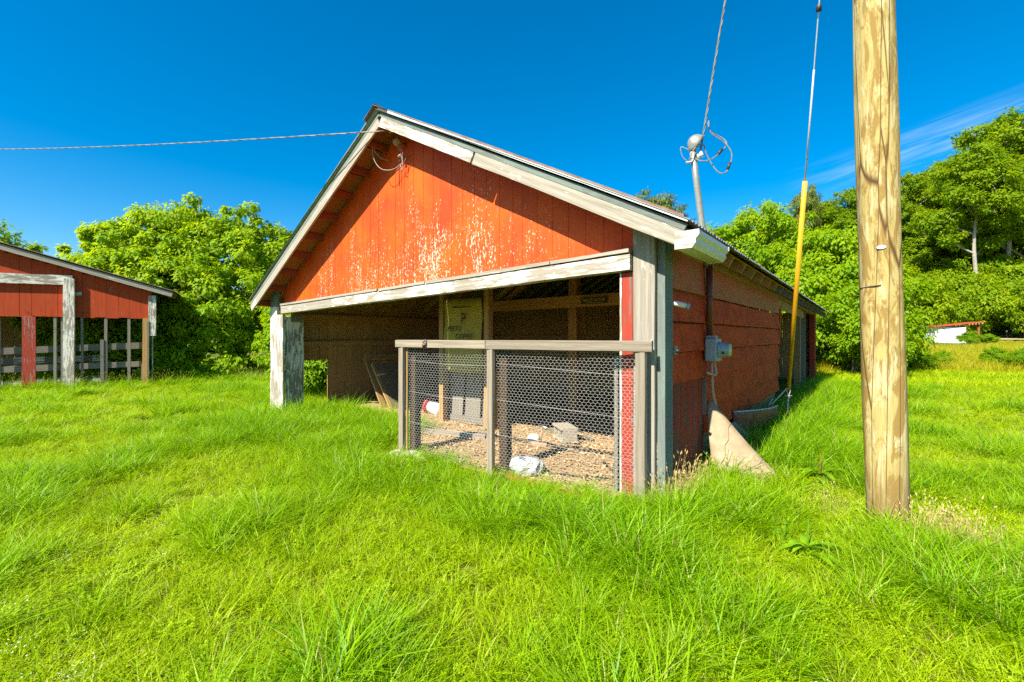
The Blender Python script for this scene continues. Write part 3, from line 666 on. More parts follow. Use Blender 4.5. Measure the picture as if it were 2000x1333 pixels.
def build_small():
    # gutter scrap at the front of the right eave
    g = barn_thing('gutter', (0.36, 0.2, 2.26), 'short length of white gutter hanging at the right front eave corner', 'gutter')
    prof = [(-0.085, 0.075), (-0.085, -0.055), (0.045, -0.055), (0.075, -0.02), (0.07, 0.01), (0.10, 0.045), (0.10, 0.08), (0.092, 0.08), (0.088, 0.05), (0.062, 0.014), (0.064, -0.018), (0.04, -0.046), (-0.077, -0.046), (-0.077, 0.075)]
    extrude(g, 'channel', prof, -0.52, 0.42, 'trim_white')
    extrude(g, 'end_cap', [(-0.089, 0.08), (-0.089, -0.059), (0.047, -0.059), (0.079, -0.02), (0.074, 0.01), (0.104, 0.045), (0.104, 0.084)], -0.528, -0.5201, 'white_wood')
    extrude(g, 'end_cap', [(-0.089, 0.08), (-0.089, -0.059), (0.047, -0.059), (0.079, -0.02), (0.074, 0.01), (0.104, 0.045), (0.104, 0.084)], 0.4201, 0.428, 'trim_white')
    for y in (-0.2, 0.3): box(g, 'hanger', (-0.0765, y, 0.06), (0.088, y + 0.02, 0.066), 'trim_white')
    # little white pipe stub and torn box on the side board
    w = barn_thing('pipe_stub', (0.03, 0.24, 1.79), 'small white angled pipe stub on the barn side by the corner', 'pipe')
    tube(w, 'pipe', [(0.0, 0.0, 0.02), (0.06, 0.03, 0.01), (0.14, 0.08, -0.015)], 0.026, 'white_plastic', 10)
    tube(w, 'collar', [(0.13, 0.074, -0.012), (0.155, 0.09, -0.02)], 0.031, 'meter_grey', 10)
    k = barn_thing('outlet_box', (0.045, 0.30, 1.36), 'small crusty grey electrical outlet on the side wall by the corner board', 'outlet')
    box(k, 'back_box', (-0.01, -0.03, -0.04), (0.03, 0.035, 0.04), 'galvanised', 0.006); tube(k, 'socket', [(0.028, 0, 0.0), (0.055, 0, -0.01)], 0.02, 'dark_metal', 10)
    # gable wiring knob
    s = barn_thing('gable_insulator', (-3.66, 0.062, 4.05), 'rusty insulator and dangling wires high under the gable peak', 'insulator')
    tube(s, 'bracket', [(0.0, 0.01, 0.16), (0.0, -0.10, 0.14)], 0.018, 'roof_rust', 8)
    lathe(s, 'knob', [(0.02, -0.05), (0.05, -0.04), (0.055, 0.0), (0.035, 0.02), (0.05, 0.04), (0.03, 0.055)], 'brick_red', 14, Matrix.Translation((-0.02, -0.12, 0.16)) @ Matrix.Rotation(R(70), 4, 'Y'))
    tube(s, 'hook', [(0.0, -0.02, -0.02), (0.0, -0.09, -0.02), (0.0, -0.11, -0.05)], 0.02, 'brick_red', 8)
    tube(s, 'rod', [(-0.03, -0.05, -0.24), (0.16, -0.08, -0.02)], 0.006, 'roof_rust', 6)
    tube(s, 'drop_wire', [(-0.10, -0.03, 0.10), (-0.10, -0.025, -0.15), (-0.10, -0.025, -0.42)], 0.006, 'dark_metal', 6)
    for i, q in enumerate(([(0.0, -0.12, 0.12), (0.04, -0.1, -0.05), (0.05, -0.08, -0.18), (0.02, -0.06, -0.23), (-0.02, -0.07, -0.15)], [(-0.42, -0.26, 0.22), (-0.40, -0.24, -0.02), (-0.28, -0.2, -0.18), (-0.12, -0.12, -0.20), (0.02, -0.06, -0.12)], [(-0.44, -0.26, 0.22), (-0.41, -0.22, 0.1), (-0.34, -0.16, 0.0), (-0.25, -0.10, -0.04)], [(0.02, -0.1, 0.1), (0.06, -0.09, -0.1), (0.03, -0.07, -0.25)])):
        tube(s, 'loop_wire', spline(q, 5), 0.005, 'cable_bright', 6)
    board(s, 'strap', (-0.02, -0.26, 0.24), (0.16, -0.24, 0.25), 0.03, 0.006, (0, -0.3, -1), 'honey_wood')
build_small()
a0 = BM @ Vector((-3.64, -0.25, 4.29)); a1 = at(-420, 285, 9.5)
ps = [a0.lerp(a1, i / 120) - Vector((0, 0, 0.16 * math.sin(math.pi * i / 120))) for i in range(121)]
twist_cable('overhead_cable', ps, 'thin twisted cable running from the gable peak out to the left', 'cable', 0.0048, 0.5, 0.005)

# ------------------------------------------------------------------ pole and guy
def build_pole():
    M = Matrix.Translation(PB); e = empty('utility_pole', M, 'thick pale wooden utility pole standing in the grass on the right', 'utility pole')
    vs, fs, ns = [], [], 28; Zs = [i * 0.25 - 0.5 for i in range(38)]; d = PTOP - PB
    ph = [random.uniform(0, 6.28) for _ in range(6)]
    for z in Zs:
        c = Vector((d.x, d.y, 0)) * (z / d.z)
        for q in range(ns):
            f = 2 * math.pi * q / ns; r = 0.142 - 0.001 * max(z, 0) + 0.004 * math.sin(3 * f + ph[0] + z * 0.7) + 0.0025 * math.sin(7 * f + ph[1] - z) + 0.003 * math.sin(z * 3 + ph[2])
            vs.append((c.x + r * math.cos(f), c.y + r * math.sin(f), z))
    for i in range(len(Zs) - 1):
        for q in range(ns): a, b = i * ns + q, i * ns + (q + 1) % ns; fs.append((a, b, b + ns, a + ns))
    fs.append(tuple((len(Zs) - 1) * ns + q for q in range(ns)))
    mesh_obj('shaft', vs, fs, 'pole_wood', e, smooth=True)
    lathe(e, 'top_cap', [(0.135, 0), (0.14, 0.01), (0.13, 0.03), (0.02, 0.04)], 'galvanised', 20, Matrix.Translation(d + Vector((0, 0, 0.16))))
    # oval white tag facing the camera, knots
    dirc = Vector((-PB.x, -PB.y, 0)).normalized()
    def face(z, off, r): # a frame on the shaft turned toward the yard
        c = Vector((d.x, d.y, 0)) * (z / d.z); zx = Vector((0, 0, 1)); n = (Matrix.Rotation(off, 3, 'Z') @ dirc); x = zx.cross(n)
        p = c + n * r + Vector((0, 0, z)); return Matrix(((x.x, zx.x, n.x, p.x), (x.y, zx.y, n.y, p.y), (x.z, zx.z, n.z, p.z), (0, 0, 0, 1)))
    vs = [(0.030 * math.cos(a), 0.014 * math.sin(a), 0.004) for a in [k * math.pi / 8 for k in range(16)]]
    mesh_obj('tag', vs + [(x, y, -0.01) for x, y, z in vs], [tuple(range(16))] + [(q, q + 16, (q + 1) % 16 + 16, (q + 1) % 16) for q in range(16)], 'porcelain', e, face(2.19, R(3), 0.141))
    # rust coloured band where a strap once sat
    ns2, arc = 14, []
    z0 = 1.885; c = Vector((d.x, d.y, 0)) * (z0 / d.z); f0 = math.atan2(dirc.y, dirc.x)
    for q in range(ns2):
        f = f0 - 1.25 + q / (ns2 - 1) * 1.25; arc.append(c + Vector((math.cos(f) * 0.141, math.sin(f) * 0.141, z0 + 0.012 * q / ns2)))
    tube(e, 'rust_strap', arc, 0.005, 'roof_rust', 6)
build_pole()
def build_guy():
    A = Vector((4.56, 7.577, 0.0)); e = empty('guy_wire', Matrix.Translation(A), 'guy wire with bright yellow guard sleeve anchored in the grass beside the barn', 'guy wire')
    top = PTOP - Vector((0, 0, 0.35)) - A
    d1 = at(1540, 770, 7.45) - A; d1 = Vector((d1.x, d1.y, d1.z))
    tube(e, 'anchor_rod', [(0, 0, -0.1), d1 * 0.9], 0.013, 'steel_rod', 8)
    lathe(e, 'clamp', [(0.012, -0.03), (0.03, -0.02), (0.022, 0.0), (0.034, 0.012), (0.012, 0.035)], 'steel_rod', 12, Matrix.Translation(d1 * 0.93))
    tube(e, 'clamp_bolt', [d1 * 0.93 + Vector((-0.06, 0, 0.0)), d1 * 0.93 + Vector((0.06, 0, 0.01))], 0.009, 'steel_rod', 8)
    tube(e, 'eye_loop', spline([d1 * 0.95, d1 * 1.0 + Vector((-0.03, 0, 0.06)), d1 * 1.0 + Vector((0, 0, 0.20)), d1 * 1.0 + Vector((0.03, 0, 0.06)), d1 * 0.95], 5), 0.007, 'steel_rod', 6)
    g0 = d1 + Vector((0, 0, 0.10)); dr = (top - g0).normalized()
    tube(e, 'wire', [g0 - dr * 0.05, g0 + (top - g0) * 0.5, top], 0.0065, 'wire_metal', 6)
    tube(e, 'guard', [g0, g0 + dr * 1.6, g0 + dr * 3.3], 0.030, 'yellow_guard', 12)
    tube(e, 'grip', [g0 + dr * 3.3, g0 + dr * 4.6], 0.0105, 'wire_metal', 6); tube(e, 'wire_clip', [g0 + dr * 5.18, g0 + dr * 5.25], 0.03, 'dark_metal', 8)
    bl = BM @ Vector((0.1, 5.4, 0.35)); tube(e, 'ground_lead', spline([g0 + Vector((0, 0, 0.02)), g0 + Vector((-0.25, 0.12, -0.32)), bl - A], 8), 0.011, 'wire_metal', 6)
    tube(e, 'guard_tie', [g0 + dr * 0.03 + Vector((-0.05, 0, 0.01)), g0 + dr * 0.03 + Vector((0.05, 0, -0.01))], 0.008, 'dark_metal', 6)
build_guy()

# ------------------------------------------------------------------ chicken wire pen
PA, PM_, PC = Vector((-3.10, -0.39, 0)), Vector((-1.70, -0.30, 0)), Vector((-0.085, -0.115, 0))
def hexwire(P, Q, z0, z1, hw=0.045, rp=0.0285, r=0.00095):
    d = (Q - P); d.z = 0; ln = d.length; d.normalize(); n = Vector((-d.y, d.x, 0))
    s = rp / 1.5; vs, fs = [], []
    def seg(a, b):
        if not (0 <= a[0] <= ln and 0 <= b[0] <= ln and z0 <= a[1] <= z1 and z0 <= b[1] <= z1): return
        wob = lambda c: 0.006 * math.sin(c[0] * 5 + c[1] * 3) + 0.004 * math.sin(c[0] * 11 - c[1] * 7)
        A = P + d * a[0] + n * wob(a) + Vector((0, 0, a[1])); B = P + d * b[0] + n * wob(b) + Vector((0, 0, b[1]))
        t = (B - A).normalized(); u = n; v = t.cross(u).normalized(); k = len(vs)
        for c in (A - t * r * 0.6, B + t * r * 0.6):
            for q in range(3): f = q * 2.0944; vs.append(c + (u * math.cos(f) + v * math.sin(f)) * r)
        for q in range(3): fs.append((k + q, k + (q + 1) % 3, k + 3 + (q + 1) % 3, k + 3 + q))
    rows, cols = int((z1 - z0) / rp) + 2, int(ln / hw) + 2
    for j in range(rows):
        for i in range(cols):
            cx = i * hw + (hw / 2 if j % 2 else 0); cz = z0 + j * rp; ry = s
            jx = lambda x, z: (x + 0.0022 * math.sin(x * 37 + z * 91), z + 0.0022 * math.sin(x * 71 - z * 53))
            t_, ru, rd = jx(cx, cz + ry), jx(cx + hw / 2, cz + ry / 2), jx(cx + hw / 2, cz - ry / 2)
            lu = jx(cx - hw / 2, cz + ry / 2)
            seg(lu, t_); seg(t_, ru); seg(ru, rd)
    return vs, fs
def build_pen():
    e = barn_thing('wire_pen', (-1.7, -0.3, 0), 'chicken wire pen with grey brown wooden rail and posts across the barn opening', 'pen')
    O = Vector((-1.7, -0.3, 0))
    def p(v, z=0, dy=0.0, dx=0.0): return v - O + Vector((dx, dy, z))
    A, B, C = PA, PM_, PC
    def on(x): # point of the fence line at x
        if x < B.x: return A.lerp(B, (x - A.x) / (B.x - A.x))
        return B.lerp(C, (x - B.x) / (C.x - B.x))
    board(e, 'top_rail', p(on(-3.19), 1.40, -0.05), p(on(-1.755), 1.402, -0.05), 0.092, 0.05, (-0.06, -1, 0), 'pen_wood', 0.002, 3, cham=0.005)
    board(e, 'top_rail', p(on(-1.75), 1.402, -0.05), p(on(0.02), 1.405, -0.05), 0.098, 0.05, (-0.1, -1, 0), 'pen_wood', 0.002, 4, cham=0.005)
    for q, w, z0, mt in ((A, 0.095, 0.06, 'pen_wood'), (B, 0.085, -0.2, 'pen_wood'), (C, 0.095, -0.2, 'pen_wood')):
        board(e, 'post', p(q, z0, -0.04), p(q, 1.353, -0.04), w, 0.05, (-0.1, -1, 0), mt, 0.002, 4, cham=0.005)
    for q, dx in ((A, 0.10), (B, 0.10)):
        board(e, 'inner_post', p(q, -0.1, 0.09, dx), p(q, 1.45, 0.09, dx), 0.105, 0.09, (0, -1, 0), 'dark_post', 0.003, 3)
    board(e, 'inner_post', p(C, -0.1, 0.10, -0.30), p(C, 1.3, 0.10, -0.30), 0.04, 0.04, (0, -1, 0), 'grey_wood', 0.003, 3)
    board(e, 'edge_batten', p(A, 0.04, -0.005, 0.062), p(A, 1.35, -0.005, 0.062), 0.018, 0.018, (0, -1, 0), 'honey_wood', 0.002, 3)
    for P, Q in ((A, B), (B, C)):
        vs, fs = hexwire(p(P), p(Q), 0.015, 1.36)
        w = mesh_obj('chicken_wire', vs, fs, 'wire_metal', e); w['kind'] = 'stuff'
        for z in (0.4, 0.78, 1.17): tube(e, 'tension_wire', [p(P, z + 0.03), p(P.lerp(Q, 0.5), z - 0.01), p(Q, z - 0.045 if Q is C else z + 0.0)], 0.0017, 'wire_metal', 4)
    board(e, 'bottom_board', p(Vector((-1.42, -0.42, 0.05))), p(Vector((-0.55, -0.42, 0.02))), 0.06, 0.03, (0, -1, 0.3), 'soffit_wood', 0.003, 3)
    s = barn_thing('flat_stone', (-3.08, -0.43, 0.0), 'flat pale stone under the left post of the wire pen', 'stone')
    random.seed(3); vs, fs = [], []; ns = 11
    for k, (sc_, z) in enumerate(((0.85, -0.02), (1.0, 0.03), (0.9, 0.06))):
        for q in range(ns): f = q / ns * 6.283; r = (0.19 + 0.05 * math.sin(3 * f + 1) + random.uniform(-0.02, 0.02)) * sc_; vs.append((r * math.cos(f) * 1.15 + 0.06, r * math.sin(f) * 0.75, z + random.uniform(-0.006, 0.006)))
    for k in range(2):
        for q in range(ns): a, b = k * ns + q, k * ns + (q + 1) % ns; fs.append((a, b, b + ns, a + ns))
    fs.append(tuple(2 * ns + q for q in range(ns))); mesh_obj('slab', vs, fs, 'stone', s)
    mesh_obj('chip', [(x * 0.35 + 0.33, y * 0.4 - 0.02, z * 0.7) for x, y, z in vs], fs, 'stone', s)
build_pen()
def build_ornament():
    o = barn_thing('rail_ornament', (-2.66, -0.43, 1.395), 'small black spiky head with orange eyes fixed on the pen rail', 'ornament')
    prof = [(0.008, -0.05), (0.026, -0.042), (0.036, -0.015), (0.038, 0.01), (0.030, 0.032), (0.012, 0.042)]
    lathe(o, 'head', prof, 'ornament_black', 14, Matrix.Diagonal((1.1, 0.8, 1.0, 1)))
    for x in (-0.026, 0.0, 0.026): lathe(o, 'spike', [(0.011, 0.0), (0.007, 0.02), (0.001, 0.036)], 'ornament_black', 8, Matrix.Translation((x, 0, 0.028 if x else 0.037)) @ Matrix.Rotation(x * 8, 4, 'Y'))
    for x in (-0.019, 0.012): lathe(o, 'eye', [(0.002, -0.012), (0.010, -0.007), (0.012, 0), (0.010, 0.007), (0.002, 0.012)], 'orange_eye', 10, Matrix.Translation((x, -0.030, 0.0)))
    tube(o, 'snout', [(-0.004, -0.026, -0.02), (-0.004, -0.042, -0.026)], [0.016, 0.01], 'ornament_black', 8)
build_ornament()

# ------------------------------------------------------------------ things inside the barn
def build_inside():
    s = barn_thing('coffee_sack', (-3.73, 1.27, 0.9), 'yellow burlap coffee sack hanging flat behind the pen rail', 'sack')
    vs, fs, nx, nz = [], [], 10, 14
    for j in range(nz + 1):
        for i in range(nx + 1):
            u, v = i / nx, j / nz; vs.append(((u - 0.5) * 0.86 + 0.012 * math.sin(v * 9), 0.018 * math.sin(u * 7 + v * 3) + 0.012 * math.sin(v * 11), v * 1.2 + 0.015 * math.sin(u * 9) * (1 - v)))
    for j in range(nz):
        for i in range(nx): a = j * (nx + 1) + i; fs.append((a, a + 1, a + nx + 2, a + nx + 1))
    c = mesh_obj('cloth', vs, fs, 'sack_burlap', s, smooth=True); c.modifiers.new('thick', 'SOLIDIFY').thickness = 0.006
    def tx(b, x, z, size, sh=0.0, sx=1.0): text(s, 'lettering', b, size, Matrix.Translation((x, -0.045, z)) @ FACE, 'ink_black', sh, 0.001, sx)
    tx('P', 0.07, 0.87, 0.26, 0, 0.8); tx('PEETS', -0.15, 0.71, 0.115, 0.25); tx('COFFEE', 0.08, 0.585, 0.115, 0.25)
    for x, w in ((-0.10, 0.15), (0.06, 0.11), (0.17, 0.05)): box(s, 'printed_line', (x - w / 2, -0.044, 1.055), (x + w / 2, -0.041, 1.073), 'ink_black')
    g = barn_thing('hut_sign', (-1.945, 2.44, 2.055), 'small black sign reading THE FLUFFY BUTT HUT on the inner beam', 'sign')
    box(g, 'plate', (-0.23, -0.012, -0.045), (0.23, 0.0, 0.05), 'sign_black')
    text(g, 'lettering', 'THE FLUFFY BUTT HUT', 0.062, Matrix.Translation((0, -0.016, 0.01)) @ FACE, 'sign_yellow', 0, 0.001, 0.64)
    box(g, 'underline', (-0.15, -0.014, -0.031), (0.15, -0.0125, -0.027), 'sign_yellow')
    # slatted grey pallet leaning in the pen
    q = barn_thing('pallet', (-3.9, 1.5, 0.03), 'dusty grey slatted pallet standing upright in the pen', 'pallet')
    for i, (xa, xb) in enumerate(((-0.50, -0.43), (-0.36, -0.04), (0.02, 0.36), (0.42, 0.74))):
        board(q, 'slat', ((xa + xb) / 2, 0.0, 0.10), ((xa + xb) / 2, 0.06, 0.92 - 0.03 * i), xb - xa, 0.02, (0, -1, 0), 'grey_wood', 0.004, 2)
    board(q, 'foot', (-0.52, -0.02, 0.06), (0.76, -0.02, 0.06), 0.11, 0.05, (0, -1, 0), 'grey_wood', 0.004, 3); board(q, 'foot', (-0.5, 0.10, 0.86), (0.74, 0.10, 0.80), 0.08, 0.05, (0, -1, 0), 'grey_wood', 0.004, 3)
    l = barn_thing('timber_offcut', (-3.13, 1.35, 0), 'orange brown timber standing against the grey pallet behind the middle post', 'timber')
    board(l, 'stud', (0.02, 0, 0.0), (-0.02, 0.1, 0.92), 0.06, 0.09, (0, -1, 0), 'honey_wood', 0.002, 2); board(l, 'nailed_block', (0.0, -0.06, 0.05), (0.0, -0.055, 0.18), 0.05, 0.03, (0, -1, 0), 'honey_wood', 0.002)
    # drinker: white jar lying with a red base
    f = barn_thing('poultry_drinker', (-5.0, 1.75, 0.16), 'white poultry drinker with a red base tipped over on the straw', 'drinker')
    MX = Matrix.Rotation(R(98), 4, 'Y') @ Matrix.Rotation(R(10), 4, 'X')
    lathe(f, 'jar', [(0.10, 0.0), (0.125, 0.01), (0.125, 0.30), (0.11, 0.33), (0.02, 0.335)], 'white_plastic', 22, MX)
    lathe(f, 'base', [(0.13, -0.02), (0.17, -0.06), (0.18, -0.03), (0.16, -0.025), (0.12, -0.018)], 'red_plastic', 22, MX)
    lathe(f, 'handle_knob', [(0.03, 0.335), (0.03, 0.36), (0.015, 0.37)], 'red_plastic', 12, MX)
    # concrete block lying down, two cores
    k = barn_thing('concrete_block', (-1.87, 1.45, 0.03), 'tan hollow concrete block lying on the straw in the pen', 'block', rz=R(-40))
    bl = [(-0.2, 0.0), (0.2, 0.0), (0.2, 0.2), (-0.2, 0.2)]
    for nm, lo, hi in (('end_wall', (-0.22, -0.10, 0), (-0.18, 0.10, 0.2)), ('end_wall', (0.18, -0.10, 0), (0.22, 0.10, 0.2)), ('web', (-0.02, -0.10, 0), (0.02, 0.10, 0.2)), ('face_shell', (-0.2205, -0.1205, -0.001), (0.2205, 0.1205, 0.032)), ('face_shell', (-0.2205, -0.1205, 0.168), (0.2205, 0.1205, 0.201))):
        box(k, nm, lo, hi, 'concrete', 0.005)
    w = barn_thing('feed_bowl', (-2.19, 1.14, 0.03), 'small white upturned bowl on the straw beside the concrete block', 'bowl')
    lathe(w, 'shell', [(0.088, 0.0), (0.092, 0.008), (0.085, 0.05), (0.06, 0.085), (0.03, 0.092), (0.005, 0.093)], 'white_plastic', 22); lathe(w, 'rim', [(0.090, 0.0), (0.098, 0.003), (0.094, 0.012)], 'white_plastic', 22)
    k = barn_thing('loose_brick', (-1.93, 0.90, 0.03), 'weathered brown brick on the straw before the concrete block', 'brick', rz=R(20))
    box(k, 'block_body', (-0.11, -0.05, 0), (0.11, 0.05, 0.055), 'brick_red', 0.006)
    h = barn_thing('garden_hose', (-2.2, 1.6, 0.03), 'dark hose curling over the straw behind the block', 'hose')
    tube(h, 'hose_pipe', spline([(-0.78, 0.75, 0.12), (-0.6, 0.5, 0.03), (-0.3, 0.25, 0.02), (0.05, 0.10, 0.02), (0.4, 0.1, 0.02), (0.7, 0.0, 0.02)], 6), 0.022, 'hose_grey', 8)
    tube(h, 'coupling', [(-0.34, 0.29, 0.022), (-0.23, 0.215, 0.022)], 0.026, 'white_plastic', 8)
    h = barn_thing('thin_cord', (-0.75, 0.35, 0.03), 'thin dark cord lying on the straw near the right post', 'cord')
    tube(h, 'strand', spline([(-0.10, 0.30, 0.02), (0.08, 0.12, 0.012), (0.20, -0.10, 0.012), (0.0, -0.22, 0.012), (-0.22, -0.30, 0.012), (-0.5, -0.38, 0.012)], 6), 0.008, 'black_rubber', 6); tube(h, 'plug', [(-0.13, 0.34, 0.022), (-0.09, 0.29, 0.022)], 0.018, 'black_rubber', 8)
    # feed bag slumped at the wire
    b = barn_thing('feed_bag', (-1.42, -0.08, 0.0), 'crumpled white printed feed bag slumped at the foot of the wire', 'feed bag', rz=R(-6))
    vs, fs, nu, nv = [], [], 28, 14; random.seed(5)
    for j in range(nv + 1):
        th = j / nv * math.pi
        for i in range(nu):
            f_ = i / nu * 2 * math.pi; cr = 1 + 0.09 * math.sin(5 * f_ + 3 * th) + 0.06 * math.sin(9 * f_ - 4 * th) + random.uniform(-0.05, 0.05)
            x = 0.215 * math.sin(th) ** 0.6 * math.cos(f_) * cr; y = 0.16 * math.sin(th) ** 0.6 * math.sin(f_) * cr; z = 0.09 - 0.10 * math.cos(th) * (1 + 0.12 * math.cos(f_ + 0.5)); vs.append((x, y, max(0.0, z)))
    for j in range(nv):
        for i in range(nu): a, c2 = j * nu + i, j * nu + (i + 1) % nu; fs.append((a, c2, c2 + nu, a + nu))
    mesh_obj('bag_body', vs, fs, 'bag_plastic', b)
    def patch(nm, pts, mat):   # print on the bag: a sheet lifted 3 mm off the plastic
        v2, N_ = [], 8
        from math import cos, sin
        for a in range(N_ + 1):
            for c in range(N_ + 1):
                u, w_ = a / N_, c / N_; q0 = Vector(pts[0]).lerp(Vector(pts[1]), u); q1 = Vector(pts[3]).lerp(Vector(pts[2]), u); q2 = q0.lerp(q1, w_)
                r2 = (q2.x / 0.215) ** 2 + (q2.y / 0.16) ** 2; v2.append((q2.x, q2.y, 0.088 + 0.118 * max(0, 1 - r2 ** 1.6) ** 0.5 + 0.006))
        f2 = [(a * (N_ + 1) + c, a * (N_ + 1) + c + 1, (a + 1) * (N_ + 1) + c + 1, (a + 1) * (N_ + 1) + c) for a in range(N_) for c in range(N_)]
        mesh_obj(nm, v2, f2, mat, b, smooth=True)
    patch('brown_print', [(-0.10, -0.02), (-0.01, -0.04), (0.03, 0.04), (-0.06, 0.06)], 'bag_brown'); patch('navy_print', [(-0.17, 0.0), (-0.11, 0.01), (-0.06, 0.10), (-0.10, 0.10)], 'bag_navy')
    for i, (x, y, w_) in enumerate(((0.06, -0.02, 0.05), (0.065, 0.005, 0.06), (0.07, 0.03, 0.045), (-0.02, -0.10, 0.10), (0.0, -0.115, 0.12))): patch('print_row', [(x, y), (x + w_, y + 0.005), (x + w_, y + 0.012), (x, y + 0.007)], 'bag_navy')
    d = barn_thing('ground_cloth', (-1.3, -0.40, 0.0), 'black weed cloth edge showing in the grass before the feed bag', 'ground cloth')
    vs, fs = [], []; nx = 14
    for i in range(nx + 1):
        u = i / nx
        for jv in range(4): vs.append((u * 0.7 - 0.25, -0.04 * jv - 0.02 * math.sin(u * 9), 0.05 - 0.018 * jv + 0.01 * math.sin(u * 11 + jv)))
    for i in range(nx):
        for jv in range(3): a = i * 4 + jv; fs.append((a, a + 1, a + 5, a + 4))
    mesh_obj('cloth', vs, fs, 'dark_metal', d, smooth=True)
    # frames leaning against the left wall
    fr = barn_thing('leaning_screen', (-6.26, 1.6, 0), 'leaning wooden frame with wire netting inside the barn opening', 'frame')
    def frame(o, x0, y0, x1, y1, zt, wdt, mat, lean):
        a0_, a1_ = Vector((x0, y0, 0)), Vector((x1, y1, 0)); up = Vector((lean[0], lean[1], zt)); nn = (a1_ - a0_).cross(up).normalized()
        board(o, 'stile', a0_, a0_ + up, wdt, 0.04, nn, mat, 0.002, 2); board(o, 'stile', a1_, a1_ + up, wdt, 0.04, nn, mat, 0.002, 2)
        board(o, 'rail', a0_ + up, a1_ + up, wdt, 0.04, nn, mat, 0.002, 2); board(o, 'rail', a0_ + up * 0.04, a1_ + up * 0.04, wdt, 0.04, nn, mat, 0.002, 2)
        return a0_, a1_, up, nn
    a0_, a1_, up, nn = frame(fr, 0, 0, 0.05, 1.5, 1.03, 0.11, 'honey_wood', (-0.68, 0.02))
    f2 = barn_thing('screen_frame', (-6.0, 1.6, 0), 'second leaning wooden frame with a dark panel behind the first', 'frame')
    a0_, a1_, up, nn = frame(f2, 0, 0, 0.05, 1.5, 0.90, 0.09, 'honey_wood', (-0.68, 0.02))
    vs = [a0_ + nn * 0.03, a1_ + nn * 0.03, a1_ + up + nn * 0.03, a0_ + up + nn * 0.03]; vs += [v - nn * 0.01 for v in vs]
    mesh_obj('panel', vs, [(0, 1, 2, 3), (7, 6, 5, 4), (0, 4, 5, 1), (1, 5, 6, 2), (2, 6, 7, 3), (3, 7, 4, 0)], 'cardboard_dark', f2)
    f3 = barn_thing('door_panel', (-7.2, 2.6, 0), 'brown cupboard door leaning on the inner plank wall', 'panel')
    board(f3, 'leaf', (0.0, 0, 0.0), (-0.25, 0.05, 0.95), 0.55, 0.03, (1, -0.4, 0.2), 'beam_wood', 0.002, 2); board(f3, 'edge_strip', (0.09, -0.26, 0.0), (-0.16, -0.21, 0.95), 0.05, 0.04, (1, -0.4, 0.2), 'honey_wood', 0.002, 2)
    t = barn_thing('blue_bucket', (-5.75, 1.75, 0), 'blue plastic bucket half hidden behind the left pen post', 'bucket')
    lathe(t, 'pail', [(0.13, 0.0), (0.16, 0.38), (0.172, 0.385), (0.172, 0.40), (0.15, 0.40), (0.12, 0.02)], 'blue_plastic', 20)
    tube(t, 'bail', spline([(-0.165, 0, 0.37), (-0.1, 0.02, 0.47), (0.1, 0.02, 0.47), (0.165, 0, 0.37)], 5), 0.006, 'steel_rod', 6)
    t = barn_thing('sill_timber', (-3.1, 0.75, 0.0), 'long timber lying on the litter behind the left bay of wire', 'timber')
    board(t, 'beam', (-0.9, -0.35, 0.06), (0.35, 0.02, 0.06), 0.09, 0.11, (0, -1, 0), 'pen_wood', 0.003, 3)
    board(t, 'cleat', (0.2, 0.03, 0.13), (0.33, 0.07, 0.13), 0.06, 0.03, (0, 0, 1), 'pen_wood', 0.003)
build_inside()

# ------------------------------------------------------------------ loose siding leaning on the side wall
def warped(name, corners, nu, nv, bowl, mat, label, cat, edge_mat=None, thick=0.012):
    c = [Vector(q) for q in corners]; o0 = c[0].copy(); vs, fs = [], []
    e = barn_thing(name, tuple(o0), label, cat)
    nrm = (c[1] - c[0]).cross(c[3] - c[0]).normalized()
    for i in range(nu + 1):
        for j in range(nv + 1):
            u, v = i / nu, j / nv; q = c[0].lerp(c[1], u).lerp(c[3].lerp(c[2], u), v); q = q + nrm * bowl(u, v); vs.append(q - o0)
    for i in range(nu):
        for j in range(nv): a = i * (nv + 1) + j; fs.append((a, a + nv + 1, a + nv + 2, a + 1))
    o = mesh_obj('sheet', vs, fs, mat, e, smooth=True); s = o.modifiers.new('thick', 'SOLIDIFY'); s.thickness = thick
    if edge_mat:
        tube(e, 'torn_edge', [vs[i * (nv + 1) + nv] for i in range(nu + 1)], 0.012, edge_mat, 6)
    return e
def leaf_board():
    e = barn_thing('fallen_siding', (0.06, 1.5, 0), 'tan warped siding board slid off the wall, its tip in the grass', 'siding board')
    T, B = Vector((0.0, 0.0, 0.78)), Vector((0.84, -0.26, -0.02)); vs, fs, nu, nv = [], [], 18, 6
    for i in range(nu + 1):
        u = i / nu; w = 0.04 + 0.46 * min(1, u / 0.34) ** 0.8 * (1 - max(0, (u - 0.45) / 0.55) ** 1.7 * 0.85); q = T.lerp(B, u) + Vector((0, 0, -0.05 * math.sin(u * math.pi)))
        for j in range(nv + 1): v = j / nv; vs.append(q + Vector((-0.30, -0.42, -0.62)).normalized() * w * v + Vector((0.5, -0.6, 0.5)) * 0.045 * math.sin(math.pi * (v * 0.75 + 0.1)) * (w / 0.5) + Vector((0.5, -0.6, 0.5)) * (0.02 * math.sin(u * 5) * v))
    for i in range(nu):
        for j in range(nv): a = i * (nv + 1) + j; fs.append((a, a + 1, a + nv + 2, a + nv + 1))
    o = mesh_obj('sheet', vs, fs, 'siding_tan', e, smooth=True); o.modifiers.new('thick', 'SOLIDIFY').thickness = 0.010
    for c in (5, 12):   # cracks across the sheet
        tube(e, 'crack', [vs[(c + k // 2) * (nv + 1) + k] + Vector((0.004, -0.005, 0.005)) for k in range(0, nv)], 0.0025, 'bag_brown', 4)
leaf_board()
